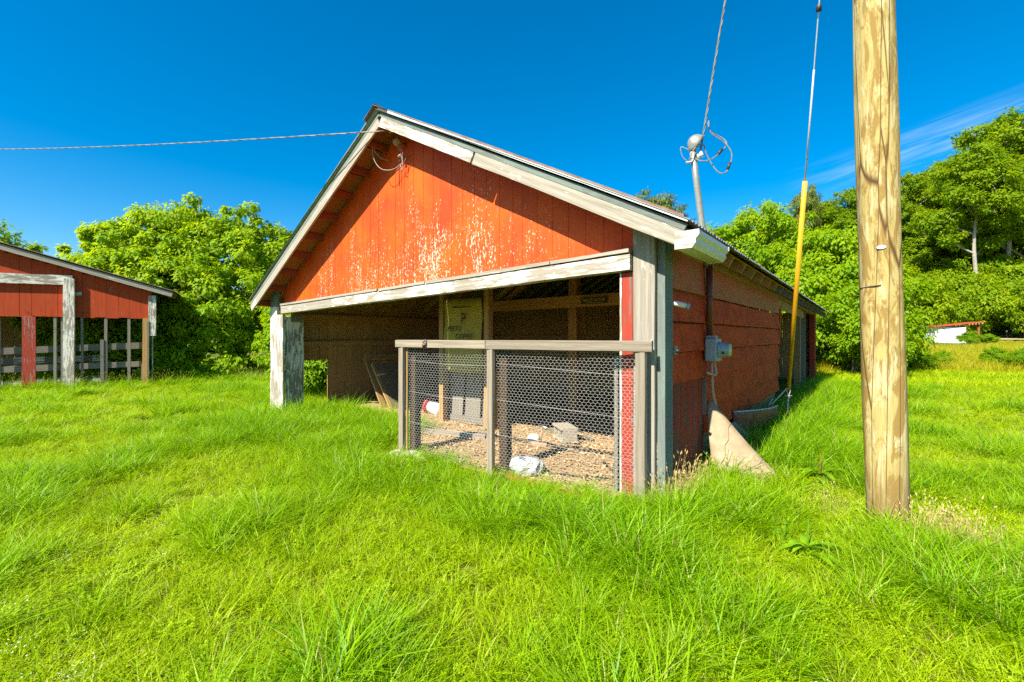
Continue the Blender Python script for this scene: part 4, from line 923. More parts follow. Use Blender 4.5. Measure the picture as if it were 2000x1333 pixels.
warped('fallen_siding', [(0.08, 2.55, 0.36), (0.46, 2.75, -0.03), (0.34, 2.45, -0.03), (0.05, 2.30, 0.26)], 10, 5, lambda u, v: 0.05 * math.sin(math.pi * v), 'siding_tan', 'smaller tan curled siding scrap behind the big fallen board', 'siding board')
warped('curled_siding', [(0.07, 2.62, 0.16), (0.34, 4.3, 0.10), (0.34, 4.3, 0.38), (0.06, 2.62, 0.47)], 14, 5, lambda u, v: 0.10 * math.sin(math.pi * u) * (0.3 + 0.7 * v), 'siding_redback', 'dark red curled siding strip lying along the foot of the side wall', 'siding board', 'edge_pale')

# ------------------------------------------------------------------ the smaller shed on the left
def build_shed():
    C0 = at(296, 753, 13.5); C0.z = 0
    d = Vector((-0.86, -0.51, 0)).normalized(); ang = math.atan2(-d.y, -d.x)          # local x runs to the right along the front
    M = Matrix.Translation(C0) @ Matrix.Rotation(ang, 4, 'Z')
    e = empty('left_shed', M, 'low dark red shed with white posts and open slatted front at left', 'shed')
    MI = M.inverted(); cl = MI @ Vector((0, 0, EYE))
    def on(px, py, y=0.0):
        dr = (MI.to_3x3() @ Vector(((px - CXP) / FPX, 1, -(py - HYP) / FPX))); t = (y - cl.y) / dr.y; return cl + dr * t
    r0 = on(0, 484); r1 = on(338, 578); sl_ = (r1.z - r0.z) / (r1.x - r0.x)
    def roof(x): return r1.z + sl_ * (x - r1.x)
    ridge = r0.x - 3.2; xe = r1.x
    # siding boards, upper row down to the top of the openings
    zb = on(140, 620).z; x = 0.0; k = 0; xs = []
    while x > ridge - 4.0:
        w = [0.245, 0.262, 0.238, 0.27][k % 4]; xs.append((x - w, x)); x -= w; k += 1
    hz = on(70, 546).z
    for a, b_ in xs:
        m = (a + b_) / 2; zt = roof(m) - 0.06 if m > ridge else roof(2 * ridge - m) - 0.06
        board(e, 'siding_board', (m, 0, zb + random.uniform(-0.015, 0.015)), (m, 0, zt), b_ - a - random.choice([0.004, 0.004, 0.010]), 0.022, (0, -1, 0), 'shed_red', 0.002, 2)
    def post(px0, px1, pt, pb, mat, y=-0.03, t=0.08, nm='post', tilt=0.0):
        a = on((px0 + px1) / 2, pb, y); b_ = on((px0 + px1) / 2, pt, y); w = abs(on(px1, 700, y).x - on(px0, 700, y).x)
        board(e, nm, (a.x + tilt, y, a.z - 0.1), (a.x, y, b_.z), w, t, (0, -1, 0), mat, 0.004, 4)
    post(124, 146, 545, 775, 'white_wood', -0.07, 0.10); a = on(-60, 544, -0.08); b_ = on(142, 548, -0.08)
    board(e, 'door_header', (a.x - 3, -0.07, a.z), (b_.x, -0.07, b_.z), 0.26, 0.05, (0, -1, 0), 'white_wood', 0.003, 4)
    post(290, 305, 578, 650, 'white_wood', -0.03, 0.06, 'corner_board'); post(279, 291, 622, 755, 'beam_wood', 0.02, 0.14); post(297, 299, 650, 752, 'white_wood', 0.05, 0.04, 'stake'); post(287, 291, 628, 730, 'grey_wood', -0.06, 0.03, 'stake')
    post(43, 70, 619, 772, 'red_bare', -0.035, 0.03, 'door_board')
    for p0, p1, pt, pb in ((105, 111, 620, 776), (158, 163, 620, 768), (204, 210, 620, 762), (249, 255, 620, 764), (-2, 1, 620, 778), (-45, -38, 620, 780)): post(p0, p1, pt, pb, 'grey_wood', 0.03, 0.05, 'stud')
    post(196, 203, 664, 764, 'grey_wood', 0.0, 0.03, 'stud'); post(119, 125, 620, 772, 'grey_wood', 0.06, 0.05, 'stud'); post(276, 281, 712, 756, 'grey_wood', 0.06, 0.04, 'stud')
    # rails across inside, some painted in white blocks
    def railp(px0, y0, px1, y1, h, mat, yy, nm='rail'):
        a, b_ = on(px0, y0, yy), on(px1, y1, yy); w = h / FPX * 13.2
        return board(e, nm, (a.x, yy, a.z), (b_.x, yy, b_.z), w, 0.04, (0, -1, 0), mat, 0.003, 4), a, b_, w
    railp(-80, 690, 278, 675, 12, 'grey_wood', 0.16); railp(-80, 726, 278, 711, 11, 'grey_wood', 0.16)
    for y0, y1, pxs in ((708, 700, range(-60, 190, 20)), (754, 740, range(-60, 192, 20)), (772, 762, range(60, 192, 20))):
        o, a, b_, w = railp(-70, y0, 196, y1, 12, 'grey_wood', 0.62)
        for i, px in enumerate(pxs):
            if i % 2: continue
            u0, u1 = (px + 70) / 266, (px + 91) / 266; p, q = a.lerp(b_, u0), a.lerp(b_, u1); n_ = 0.62 - 0.024
            board(e, 'white_block', (p.x, n_, p.z), (q.x, n_, q.z), w * 0.97, 0.006, (0, -1, 0), 'white_wood', 0.002)
    board(e, 'cross_bracket', (on(145, 575, -0.04).x, -0.04, on(145, 575).z), (on(160, 574, -0.04).x, -0.04, on(160, 574).z), 0.09, 0.03, (0, -1, 0), 'white_wood_worn', 0.003)
    # roof
    for side in (1, -1):
        X = (lambda x: x) if side > 0 else (lambda x: 2 * ridge - x)
        board(e, 'rake_board', (X(ridge), -0.2, roof(ridge) + 0.02), (X(xe), -0.2, roof(xe) + 0.02), 0.14, 0.03, (0, -1, 0), 'white_wood_worn', 0.004, 6)
        s2 = sl_ * side; n_ = 9
        for i in range(n_):
            y0 = -0.26 + i * 0.85
            vs, fs = [], []; nn = 32
            for j in range(nn + 1):
                u = y0 + j / nn * 0.9; zz = 0.012 * math.sin(j / 4 * 2 * math.pi) + 0.135
                for x in (ridge, xe + 0.08): vs.append((X(x), u, roof(x) + zz))
            for j in range(nn): a = j * 2; fs.append((a, a + 1, a + 3, a + 2))
            mesh_obj('roof_sheet', vs, fs, 'roof_rust', e, smooth=True)
        for i in range(9):
            y = 0.05 + i * 0.9; board(e, 'rafter', (X(ridge), y, roof(ridge) + 0.02), (X(xe - 0.03), y, roof(xe - 0.03) + 0.02), 0.13, 0.05, (0, 1, 0), 'dark_plank', 0.002)
        board(e, 'eave_trim', (X(xe - 0.01), -0.2, roof(xe) + 0.075), (X(xe - 0.01), 7.4, roof(xe) + 0.075), 0.05, 0.03, (1, 0, 0), 'roof_rust', 0.003, 3)
    # back and side walls with gaps of light, dark inside
    x = 0.0; i = 0
    while x > ridge - 4.0:
        w = random.uniform(0.2, 0.28)
        if x < -2.1: board(e, 'wall_plank', (x - w / 2, 7.2, -0.1), (x - w / 2, 7.2, 2.6 if x > -3 else 3.2), w - random.choice([0.004, 0.02, 0.006]), 0.02, (0, -1, 0), 'dark_plank', 0.002)
        x -= w
    return M
SHED_M = build_shed()

# ------------------------------------------------------------------ trees
def leaf_quads(P, D, Nn, size, rg, droop=0.0, wide=0.55):
    """folded leaves: base P, pointing D, face normal Nn; 4 verts, 2 triangles each"""
    n = len(P); D = D / np.linalg.norm(D, axis=1, keepdims=True); S = np.cross(D, Nn); S /= np.linalg.norm(S, axis=1, keepdims=True) + 1e-9; U = np.cross(S, D)
    s = size[:, None]
    b = P; tip = P + D * s; mid = P + D * s * 0.45; lift = U * s * 0.12
    l = mid - S * s * wide * 0.5 + lift; r = mid + S * s * wide * 0.5 + lift
    V = np.stack([b, l, tip, r], 1).reshape(-1, 3); i = np.arange(n) * 4
    F = np.stack([np.stack([i, i + 2, i + 1], -1), np.stack([i, i + 3, i + 2], -1)], 1).reshape(-1, 3)
    return V, F
def unit(rg, n):
    v = rg.normal(size=(n, 3)); return v / np.linalg.norm(v, axis=1, keepdims=True)
def crown(seed, lobes, n_cl, per, leaf, clump=(0.35, 0.7), inner=0.15, droopy=0.75, flat=0.75, wide=0.55):
    """leaf clumps on the skin of overlapping lobes; returns V, F, rnd and clump centres"""
    rg = np.random.default_rng(seed); lobes = np.array(lobes, float); w = (lobes[:, 3] * lobes[:, 5]); w = w / w.sum()
    cs = []
    tries = 0
    while len(cs) < n_cl and tries < n_cl * 12:
        tries += 1; k = rg.choice(len(lobes), p=w); L_ = lobes[k]; d = unit(rg, 1)[0]; d[2] = d[2] if d[2] > -0.45 else -d[2]
        rad = 1.0 if rg.random() > inner else rg.uniform(0.35, 0.9); c = L_[:3] + d * L_[3:6] * rad * rg.uniform(0.72, 1.2)
        q = (c - lobes[:, :3]) / lobes[:, 3:6]; ins = (q * q).sum(1); ins[k] = 9
        if ins.min() < 0.5 and rg.random() > 0.12: continue
        cs.append((c, d))
    shoot = rg.random(len(cs)) < 0.10                      # stray shoots standing out of the outline
    cs = [(c + d * np.array([0.35, 0.35, 0.45]) * lobes[:, 3].mean() * rg.uniform(0.6, 1.3), d) if k else (c, d) for (c, d), k in zip(cs, shoot)]
    C = np.array([c for c, _ in cs]); Dn = np.array([d for _, d in cs]); m = len(C)
    cr_ = rg.uniform(*clump, m) * np.where(shoot, 0.6, 1.0)
    idx = np.repeat(np.arange(m), per); n = len(idx)
    o = unit(rg, n); o[:, 2] = o[:, 2] * 0.95 + 0.12; rr = rg.uniform(0.25, 1.0, n) ** 0.6
    P = C[idx] + o * (cr_[idx] * rr)[:, None] * np.array([1, 1, flat])
    D = o * 0.55 + unit(rg, n) * 0.6 + np.array([0, 0, -droopy]); Nn = o * 0.9 + Dn[idx] * 0.9 + np.array([0, 0, 0.35]) + unit(rg, n) * 0.55
    size = leaf * rg.uniform(0.65, 1.25, n); V, F = leaf_quads(P, D, Nn, size, rg, wide=wide)
    cl_tone = rg.uniform(0, 1, m); tone = np.clip(0.62 * cl_tone[idx] + 0.38 * rg.uniform(0, 1, n), 0, 1)
    return V, F, np.repeat(tone, 2), C
def limbs(seed, base_r, trunk_pts, targets, lobes, sides=7, r_end=0.02, bend=0.25):
    rg = random.Random(seed); vs, fs = [], []
    def add(pts, rs):
        n = len(pts); k0 = len(vs); px = None
        for i, p in enumerate(pts):
            t = (pts[min(i + 1, n - 1)] - pts[max(i - 1, 0)]).normalized()
            px = (t.cross(Vector((0.3, 1, 0.1))) if px is None else px - t * px.dot(t)).normalized(); py = t.cross(px)
            for q in range(sides): a = 2 * math.pi * q / sides; vs.append(p + (px * math.cos(a) + py * math.sin(a)) * rs[i])
        for i in range(n - 1):
            for q in range(sides): a, b = k0 + i * sides + q, k0 + i * sides + (q + 1) % sides; fs.append((a, b, b + sides, a + sides))
    T = spline(trunk_pts, 5); nT = len(T); add(T, [base_r * (1 - 0.82 * i / (nT - 1)) * (1.25 if i == 0 else 1) for i in range(nT)])
    prim = []
    for L_ in lobes:
        tgt = Vector(L_[:3]); i = min(range(nT // 4, nT), key=lambda q: abs(T[q].z - (tgt.z - 0.45 * abs(tgt.x - T[q].x) - 0.5 * abs(tgt.y - T[q].y)))); s0 = T[i]
        mid = s0.lerp(tgt, 0.5) + Vector((rg.uniform(-1, 1), rg.uniform(-1, 1), rg.uniform(-0.2, 0.6))) * bend * (tgt - s0).length * 0.4
        pts = spline([s0, mid, tgt], 5); r0 = base_r * (1 - 0.75 * i / (nT - 1)) * 0.6; add(pts, [max(r_end, r0 * (1 - 0.75 * k / (len(pts) - 1))) for k in range(len(pts))]); prim.append(pts)
    for c in targets:
        c = Vector(c); best = min((p for pts in prim for p in pts[2:]), key=lambda p: (p - c).length)
        mid = best.lerp(c, 0.5) + Vector((0, 0, 0.08 * (c - best).length)); pts = [best, mid, c]; add(pts, [r_end * 1.6, r_end, r_end * 0.4])
    return vs, fs
def tree_data(seed, lobes, n_cl, per, leaf, leaf_mat, base_r, trunk_pts, bark='bark', n_twig=40, **kw):
    V, F, rnd, C = crown(seed, lobes, n_cl, per, leaf, **kw); cm = np_mesh('crown', V, F, leaf_mat, rnd)
    rg = random.Random(seed); tg = [C[rg.randrange(len(C))] for _ in range(n_twig)]
    vs, fs = limbs(seed, base_r, trunk_pts, tg, lobes); tm = bpy.data.meshes.new('trunk'); tm.from_pydata([tuple(v) for v in vs], [], fs)
    tm.polygons.foreach_set('use_smooth', [True] * len(fs)); tm.materials.append(MATS[bark]); return cm, tm
def plant_tree(name, data, loc, label, cat='tree', group=None, rz=0.0, s=(1, 1, 1)):
    e = empty(name, Matrix.Translation(Vector(loc)) @ Matrix.Rotation(rz, 4, 'Z') @ Matrix.Diagonal((*s, 1)), label, cat, group)
    for nm, me in (('crown', data[0]), ('trunk', data[1])): o = link(bpy.data.objects.new(nm, me)); o.parent = e
    return e
def gnd(px, Y): X = (px - CXP) / FPX * Y; return Vector((X, Y, float(gz(X, Y))))
rl = random.Random(11)
def mk_lobes(n, rx, ry, z0, z1, r, seed, top=None):
    g = random.Random(seed); o = []
    for i in range(n):
        a = 2 * math.pi * (i + g.uniform(-0.3, 0.3)) / n * 1.0; k = g.uniform(0.35, 1.0); z = z0 + (z1 - z0) * g.random()
        sh = 1 - 0.5 * max(0, (z - z0) / (z1 - z0)) ** 2; rr = r * g.uniform(0.7, 1.25)
        o.append((rx * k * sh * math.cos(a), ry * k * sh * math.sin(a), z, rr, rr, rr * g.uniform(0.75, 0.95)))
    o.append((0, 0, z1, r * 1.1, r * 1.1, r)); return o
# the big yellow green tree between the shed and the barn
lo = [(-3.6, -0.3, 2.3, 1.4, 1.3, 1.3), (-2.9, 0, 3.5, 1.3, 1.3, 1.15), (-1.6, -0.2, 4.2, 1.5, 1.4, 1.35), (0.0, 0, 4.75, 1.6, 1.5, 1.35), (1.6, 0, 4.55, 1.6, 1.5, 1.35), (3.0, 0.2, 4.2, 1.5, 1.5, 1.3), (4.1, 0.3, 3.6, 1.4, 1.4, 1.3),
      (-2.2, -1.1, 2.4, 1.5, 1.3, 1.3), (-0.4, -1.2, 3.2, 1.6, 1.3, 1.3), (1.2, -1.2, 3.1, 1.6, 1.3, 1.3), (2.8, -1.0, 2.7, 1.5, 1.3, 1.3), (-1.2, -1.7, 1.6, 1.3, 1.0, 1.1), (0.8, -1.8, 1.6, 1.4, 1.0, 1.15), (2.4, -1.6, 1.4, 1.3, 1.0, 1.1), (3.8, -0.6, 1.6, 1.3, 1.1, 1.2), (-0.2, -2.0, 0.75, 1.0, 0.7, 0.7), (1.9, -2.0, 0.7, 1.0, 0.7, 0.7), (3.2, -1.6, 0.8, 1.0, 0.8, 0.8)]
d = tree_data(21, lo, 760, 120, 0.17, 'leaf_bright', 0.22, [(0, 0, -0.2), (0.1, 0, 1.0), (-0.05, 0.1, 2.4), (0.1, 0, 4.6)], clump=(0.22, 0.52), n_twig=70)
plant_tree('maple_tree', d, gnd(345, 17.3), 'large bright yellow green leafy tree between the two red barns')
d2 = tree_data(22, [(-1.4, 0, 2.2, 1.1, 1.1, 1.0), (-0.2, 0, 3.2, 1.2, 1.2, 1.1), (1.2, 0.2, 2.4, 1.1, 1.1, 1.0), (0.2, -0.8, 1.6, 1.1, 1.0, 1.0), (-1.0, -0.8, 1.1, 0.9, 0.9, 0.8), (1.0, -0.8, 1.1, 0.9, 0.9, 0.8), (0, -1.1, 0.6, 0.9, 0.7, 0.6)], 330, 90, 0.17, 'leaf_mid', 0.12, [(0, 0, -0.1), (0.05, 0, 1.0), (0, 0.05, 3.0)], clump=(0.3, 0.55))
plant_tree('shrub_tree', d2, gnd(250, 15.6), 'darker leafy shrub growing up behind the left shed', s=(1.0, 1.0, 0.82))
plant_tree('shrub_tree', d2, gnd(600, 14.6), 'leafy shrub just left of the white front post of the barn', rz=2.0, s=(0.8, 0.8, 0.7))
plant_tree('maple_tree', d2, gnd(-75, 21), 'green tree top peeking over the left shed roof', rz=1.0, s=(1.6, 1.6, 1.5))
plant_tree('shrub_tree', d2, W(-9.3, 1.9), 'bright shrub seen through the hole low in the barn wall', rz=0.5, s=(0.5, 0.5, 0.5))
# trees behind and beside the barn on the right
lo = [(-2.6, 0, 3.6, 1.6, 1.5, 1.4), (-1.2, 0, 5.2, 1.7, 1.6, 1.5), (0.4, 0, 5.9, 1.7, 1.6, 1.5), (2.0, 0, 5.1, 1.6, 1.5, 1.4), (3.0, 0, 3.7, 1.5, 1.5, 1.4), (-1.0, -1.4, 3.6, 1.6, 1.3, 1.4), (1.0, -1.4, 3.8, 1.6, 1.3, 1.4), (0.0, -1.8, 2.2, 1.6, 1.2, 1.3), (2.2, -1.3, 2.2, 1.5, 1.2, 1.3), (-2.0, -1.2, 2.0, 1.5, 1.2, 1.3)]
d3 = tree_data(31, lo, 520, 100, 0.18, 'leaf_mid', 0.24, [(0, 0, -0.2), (-0.1, 0, 1.6), (0.1, 0, 3.6), (0.2, 0, 6.0)], clump=(0.22, 0.58), n_twig=80)
plant_tree('locust_tree', d3, gnd(1470, 22), 'green tree rising directly behind the long barn roof', s=(0.95, 0.95, 1.0))
d4 = tree_data(32, [(-1.4, 0, 2.6, 1.2, 1.2, 1.1), (0, 0, 3.9, 1.4, 1.3, 1.2), (1.3, 0, 3.0, 1.2, 1.2, 1.1), (0.0, -1.0, 2.2, 1.3, 1.1, 1.1), (-1.2, -0.8, 1.3, 1.1, 1.0, 1.0), (1.2, -0.8, 1.4, 1.1, 1.0, 1.0), (0.2, -1.3, 0.9, 1.1, 0.9, 0.9)], 420, 110, 0.17, 'leaf_bright', 0.14, [(0, 0, -0.1), (0.1, 0, 1.2), (0, 0, 3.6)], clump=(0.3, 0.58))
plant_tree('maple_tree', d4, gnd(1640, 19.5), 'bright yellow green young tree at the far corner of the barn', s=(1.05, 1.05, 1.12))
plant_tree('maple_tree', d4, gnd(1560, 21), 'yellow green tree just left of the guy wire behind the barn', rz=2.4, s=(1.1, 1.1, 1.1))
plant_tree('shrub_tree', d2, gnd(1668, 17.2), 'low bushy shrub in the grass beyond the barn end', rz=1.3, s=(0.75, 0.75, 0.75))
# oaks of the wooded hill
oaks = []
for i in range(3):
    g = random.Random(50 + i); H = 22.0; lo = []
    for k in range(19):
        z = 6 + 14.5 * ((k + g.random()) / 19); a = k * 2.4 + g.uniform(-0.5, 0.5); rad = g.uniform(1.2, 4.8) * (1 - 0.6 * max(0, (z - 12) / 9) ** 1.4); rr = g.uniform(1.1, 2.0)
        lo.append((rad * math.cos(a), rad * math.sin(a), z, rr * 1.3, rr * 1.3, rr * 0.85))
    lo.append((0.3, 0, 20.9, 1.7, 1.7, 1.2))
    oaks.append(tree_data(60 + i, lo, 480, 78, 0.36, 'leaf_wood', 0.40, [(0, 0, -0.4), (0.3, 0, 6), (-0.3, 0.2, 13), (0.4, 0, 19.5)], bark='bark_pale', clump=(0.45, 1.05), n_twig=60, flat=0.6, inner=0.2, droopy=0.4))
g = random.Random(91); lo = []
for k in range(13):
    z = 13.2 + 7.5 * (k + g.random()) / 13; a = k * 2.4; rad = g.uniform(0.8, 3.6) * (1 - 0.5 * max(0, (z - 16) / 6)); rr = g.uniform(1.0, 1.7); lo.append((rad * math.cos(a), rad * math.sin(a), z, rr * 1.3, rr * 1.3, rr * 0.9))
lo += [(2.4, 0.8, 10.6, 1.3, 1.3, 0.9), (-2.4, 0.9, 11.2, 1.3, 1.3, 0.9), (2.0, 1.2, 7.6, 1.2, 1.2, 0.9)]
bare = tree_data(92, lo, 330, 78, 0.36, 'leaf_wood', 0.30, [(0, 0, -0.4), (0.25, 0, 5), (-0.35, 0, 11), (0.3, 0, 16), (0.1, 0, 20)], bark='bark_pale', clump=(0.4, 1.0), n_twig=50, flat=0.75, droopy=0.4)
bush = tree_data(70, [(-2.2, 0, 2.2, 1.8, 1.6, 1.6), (0, 0, 3.4, 2.0, 1.8, 1.7), (2.2, 0, 2.4, 1.8, 1.6, 1.6), (0, -1.2, 1.6, 2.0, 1.4, 1.5), (-1.8, -1.2, 1.0, 1.6, 1.2, 1.1), (1.8, -1.2, 1.0, 1.6, 1.2, 1.1)], 340, 70, 0.26, 'leaf_wood', 0.16, [(0, 0, -0.2), (0.1, 0, 1.2), (0, 0, 3.2)], clump=(0.35, 0.9))
pine = tree_data(71, [(0, 0, 12.5, 1.6, 1.6, 1.0), (1.2, 0, 11.2, 1.5, 1.4, 0.8), (-1.3, 0.2, 10.6, 1.6, 1.5, 0.8), (0.5, 0.6, 9.6, 1.7, 1.5, 0.8), (-0.4, -0.6, 8.8, 1.6, 1.4, 0.7)], 150, 110, 0.34, 'leaf_pine', 0.25, [(0, 0, -0.2), (0.1, 0, 4), (0, 0, 12.6)], clump=(0.5, 0.9), wide=0.16, flat=0.6)
GW = 'tall trees of the wooded hill'
def hilltree(px, Y, top_py, k, label, rz, nm='oak_tree', sxy=1.0):
    p = gnd(px, Y); H = EYE - (top_py - HYP) / FPX * Y - p.z; s = H / 22.4
    plant_tree(nm, oaks[k], p, label, 'tree', GW, rz, (s * sxy, s * sxy, s))
hilltree(1300, 74, 455, 1, 'far green oak crown showing just above the barn roof edge', 0.3)
hilltree(1395, 66, 450, 0, 'far oak behind the mast and the locust tree', 2.1); hilltree(1520, 68, 415, 2, 'far oak crown above the roof to the left of the yellow guard', 1.1)
hilltree(1600, 64, 392, 1, 'far oak crown immediately behind the top of the yellow guard', 2.8); hilltree(1668, 62, 372, 0, 'oak on the hill touching the left edge of the utility pole', 4.0)
hilltree(1742, 60, 372, 2, 'oak on the hill mostly hidden by the utility pole', 0.5); hilltree(1815, 62, 338, 1, 'oak on the hill just right of the utility pole', 5.0, sxy=1.05)
p_ = gnd(1906, 49.5); s_ = (EYE - (296 - HYP) / FPX * 49.5 - p_.z) / 21.8; plant_tree('oak_tree', bare, p_, 'tall oak with a pale bare trunk right of the utility pole', 'tree', GW, 0.3, (s_, s_, s_)); p_ = gnd(1968, 52); plant_tree('oak_tree', bare, p_, 'slender pale trunked oak near the right edge of the wood', 'tree', GW, 1.2, (1.12, 1.12, 1.14)); hilltree(1962, 58, 262, 2, 'tallest oak crown near the right edge of the picture', 1.9)
hilltree(1778, 58, 342, 1, 'oak on the hill peeking past the right edge of the pole', 4.4, sxy=0.8); hilltree(1850, 60, 312, 2, 'oak on the hill between the pole and the pale trunk', 2.6, sxy=0.8); hilltree(1995, 55, 258, 0, 'dense oak in the wood just inside the right edge', 5.6, sxy=0.85); hilltree(2030, 52, 250, 1, 'oak cut by the right edge of the picture', 0.8); hilltree(1925, 72, 330, 1, 'oak standing behind the pale trunked oak', 3.0)
plant_tree('pine_tree', pine, gnd(1285, 40), 'dark pine top peeping over the barn roof right of the gable', s=(0.95, 0.95, 0.945))
plant_tree('pine_tree', pine, gnd(1575, 52), 'thin pine top above the locust tree by the yellow guard', rz=1.0, s=(0.8, 0.8, 1.2))
GB = 'undergrowth bushes along the foot of the wood'
bl = ['leafy bush at the wood edge just right of the pole', 'leafy bush at the wood edge above the dirt road', 'leafy bush behind the white shed', 'leafy bush between the white shed and the pale trunk', 'leafy bush at the wood edge left of the red shed', 'leafy bush at the wood edge behind the red shed', 'leafy bush at the wood edge hidden by the pole', 'leafy bush at the wood edge left of the pole', 'taller bush upslope behind the white shed', 'taller bush upslope right of the pale trunk', 'taller bush upslope right of the pole', 'taller bush upslope at the right edge', 'taller bush upslope hidden by the pole']
for i, (px, Y, s) in enumerate(((1790, 52, 1.25), (1822, 50, 1.0), (1868, 51, 1.35), (1912, 50, 1.2), (1955, 51, 1.4), (2000, 50, 1.3), (1735, 51, 1.3), (1690, 52, 1.4), (1850, 55, 2.1), (1945, 56, 2.4), (1800, 56, 2.3), (2005, 55, 2.4), (1730, 57, 2.4))):
    if s < 2: plant_tree('hedge_bush', bush, gnd(px, Y), bl[i], 'bush', GB, i * 1.37, (s, s, s * 1.05))
    else: plant_tree('hedge_bush', oaks[i % 3], gnd(px, Y) - Vector((0, 0, 2.2)), bl[i], 'bush', GB, i * 1.37, (s * 0.26, s * 0.26, s * 0.215))
meadow = ['low leafy clump in the meadow just right of the pole', 'low leafy clump in the meadow beside the first clump', 'low leafy clump in the meadow right of the white shed', 'low leafy clump at the right edge of the meadow', 'low leafy clump in the meadow left of the right edge', 'sapling before the white shed door']
for i, (px, Y, s) in enumerate(((1795, 19.5, 0.2), (1840, 20.5, 0.17), (1930, 40.5, 0.2), (1998, 18.5, 0.20), (1945, 20, 0.2), (1893, 40.8, 0.24))):
    plant_tree('meadow_bush', d2, gnd(px, Y), meadow[i], 'bush', 'bushes in the meadow', i * 1.1, (s * 1.3, s * 1.3, s))

# ------------------------------------------------------------------ far yard: white shed, road, fence posts, red shed
def build_far():
    p = gnd(1874, 42); e = empty('white_shed', Matrix.Translation(p) @ Matrix.Rotation(R(-14), 4, 'Z') @ Matrix.Diagonal((1, 1, 1.32, 1)), 'small white shed with a red lean-to roof across the meadow', 'shed')
    w, h = 2.4, 1.25
    box(e, 'wall', (-1.85, 0, -0.3), (0.5, 0.12, 1.12), 'shed_white'); box(e, 'wall', (-1.85, 0.125, -0.3), (-1.75, 2.0, 1.12), 'shed_white'); box(e, 'wall', (0.4, 0.125, -0.3), (0.5, 2.0, 1.2), 'shed_redroof')
    board(e, 'roof', (-2.1, 0.9, 1.14), (1.75, 0.9, 1.46), 2.3, 0.07, (-0.08, 0, 1), 'shed_redroof', 0.0, 2)
    for i in range(5): board(e, 'rafter_end', (0.62 + i * 0.24, -0.26, 1.29 + i * 0.02), (0.62 + i * 0.24, 0.5, 1.29 + i * 0.02), 0.10, 0.07, (1, 0, 0), 'honey_wood')
    box(e, 'porch_post', (1.42, 0.0, -0.3), (1.54, 0.12, 1.32), 'soffit_wood'); box(e, 'porch_wall', (0.55, 1.6, -0.3), (1.5, 1.7, 1.2), 'lookout_red')
    p = gnd(2062, 40); e = empty('red_shed', Matrix.Translation(p), 'red shed wall cut by the right edge of the picture', 'shed')
    box(e, 'wall', (-0.75, 0, -0.3), (2.2, 0.1, 1.75), 'shed_redroof'); box(e, 'wall', (-0.75, 0.11, -0.3), (-0.65, 1.8, 1.75), 'shed_redroof'); board(e, 'roof', (-0.9, 0.85, 1.80), (2.3, 0.85, 1.95), 2.2, 0.06, (0, 0, 1), 'roof_rust')
    vs, fs = [], []
    for i in range(60):
        X = 20 + i * 1.6; y0 = 45.2 - 0.03 * (X - 35) + 0.15 * math.sin(X)
        for q in (0, 1.7): vs.append((X, y0 + q, float(gz(X, y0 + q)) + 0.16))
    for i in range(59): a = i * 2; fs.append((a, a + 2, a + 3, a + 1))
    tag(mesh_obj('road', vs, fs, 'dirt_road'), 'pale dirt road crossing behind the meadow', None, kind='structure')
    wh = ['first', 'second', 'third', 'fourth', 'fifth']
    for i, px in enumerate((1796, 1834, 1878, 1918, 1966)):
        p = gnd(px, 48); e = empty('fence_post', Matrix.Translation(p), 'white capped electric fence post, %s from the pole along the wood' % wh[i], 'fence post', 'white capped fence posts at the wood edge')
        tube(e, 'stake', [(0, 0, -0.2), (0, 0, 0.75)], 0.03, 'grey_wood', 6); lathe(e, 'cap', [(0.05, 0.74), (0.07, 0.76), (0.07, 0.90), (0.04, 0.95)], 'porcelain', 10)
build_far()

# ------------------------------------------------------------------ grass
def blades(rg, n, rad, h, w, lean=0.45, curl=0.5, seg=3, spread=1.0):
    a = rg.uniform(0, 2 * np.pi, n); r = rad * np.sqrt(rg.uniform(0, 1, n)); B = np.stack([r * np.cos(a), r * np.sin(a), np.full(n, -0.01)], -1)
    da = a + rg.normal(0, 0.9, n); dv = np.stack([np.cos(da), np.sin(da), np.zeros(n)], -1); H = rg.uniform(h[0], h[1], n); Wd = w * rg.uniform(0.6, 1.3, n)
    ln = np.abs(rg.normal(0, lean, n)); cu = rg.uniform(0.1, 1.0, n) * curl; sd = np.stack([-np.sin(da), np.cos(da), np.zeros(n)], -1)
    tw = rg.uniform(-1.2, 1.2, n); sd = sd * np.cos(tw)[:, None] + dv * np.sin(tw)[:, None]
    Vs, Fs = [], []; L_ = []
    for k in range(seg + 1):
        u = k / seg; off = dv * ((ln * u + cu * u * u) * H)[:, None]; z = H * (u - 0.30 * (ln + cu) * u * u); c = B + off; c[:, 2] += np.maximum(z, -0.01)
        wk = (Wd * (1 - u ** 1.6) * (0.7 + 0.6 * np.sin(np.pi * min(u + 0.15, 1))))[:, None] * 0.5
        L_.append((c - sd * wk, c + sd * wk))
    V = np.stack([x for pr in L_ for x in pr], 1).reshape(-1, 3); st = 2 * (seg + 1); i = np.arange(n) * st
    F = np.concatenate([np.stack([i + 2 * k, i + 2 * k + 1, i + 2 * k + 3, i + 2 * k + 2], -1) for k in range(seg)], 0)
    rnd = np.tile(rg.uniform(0, 1, n), seg); return V, F, rnd
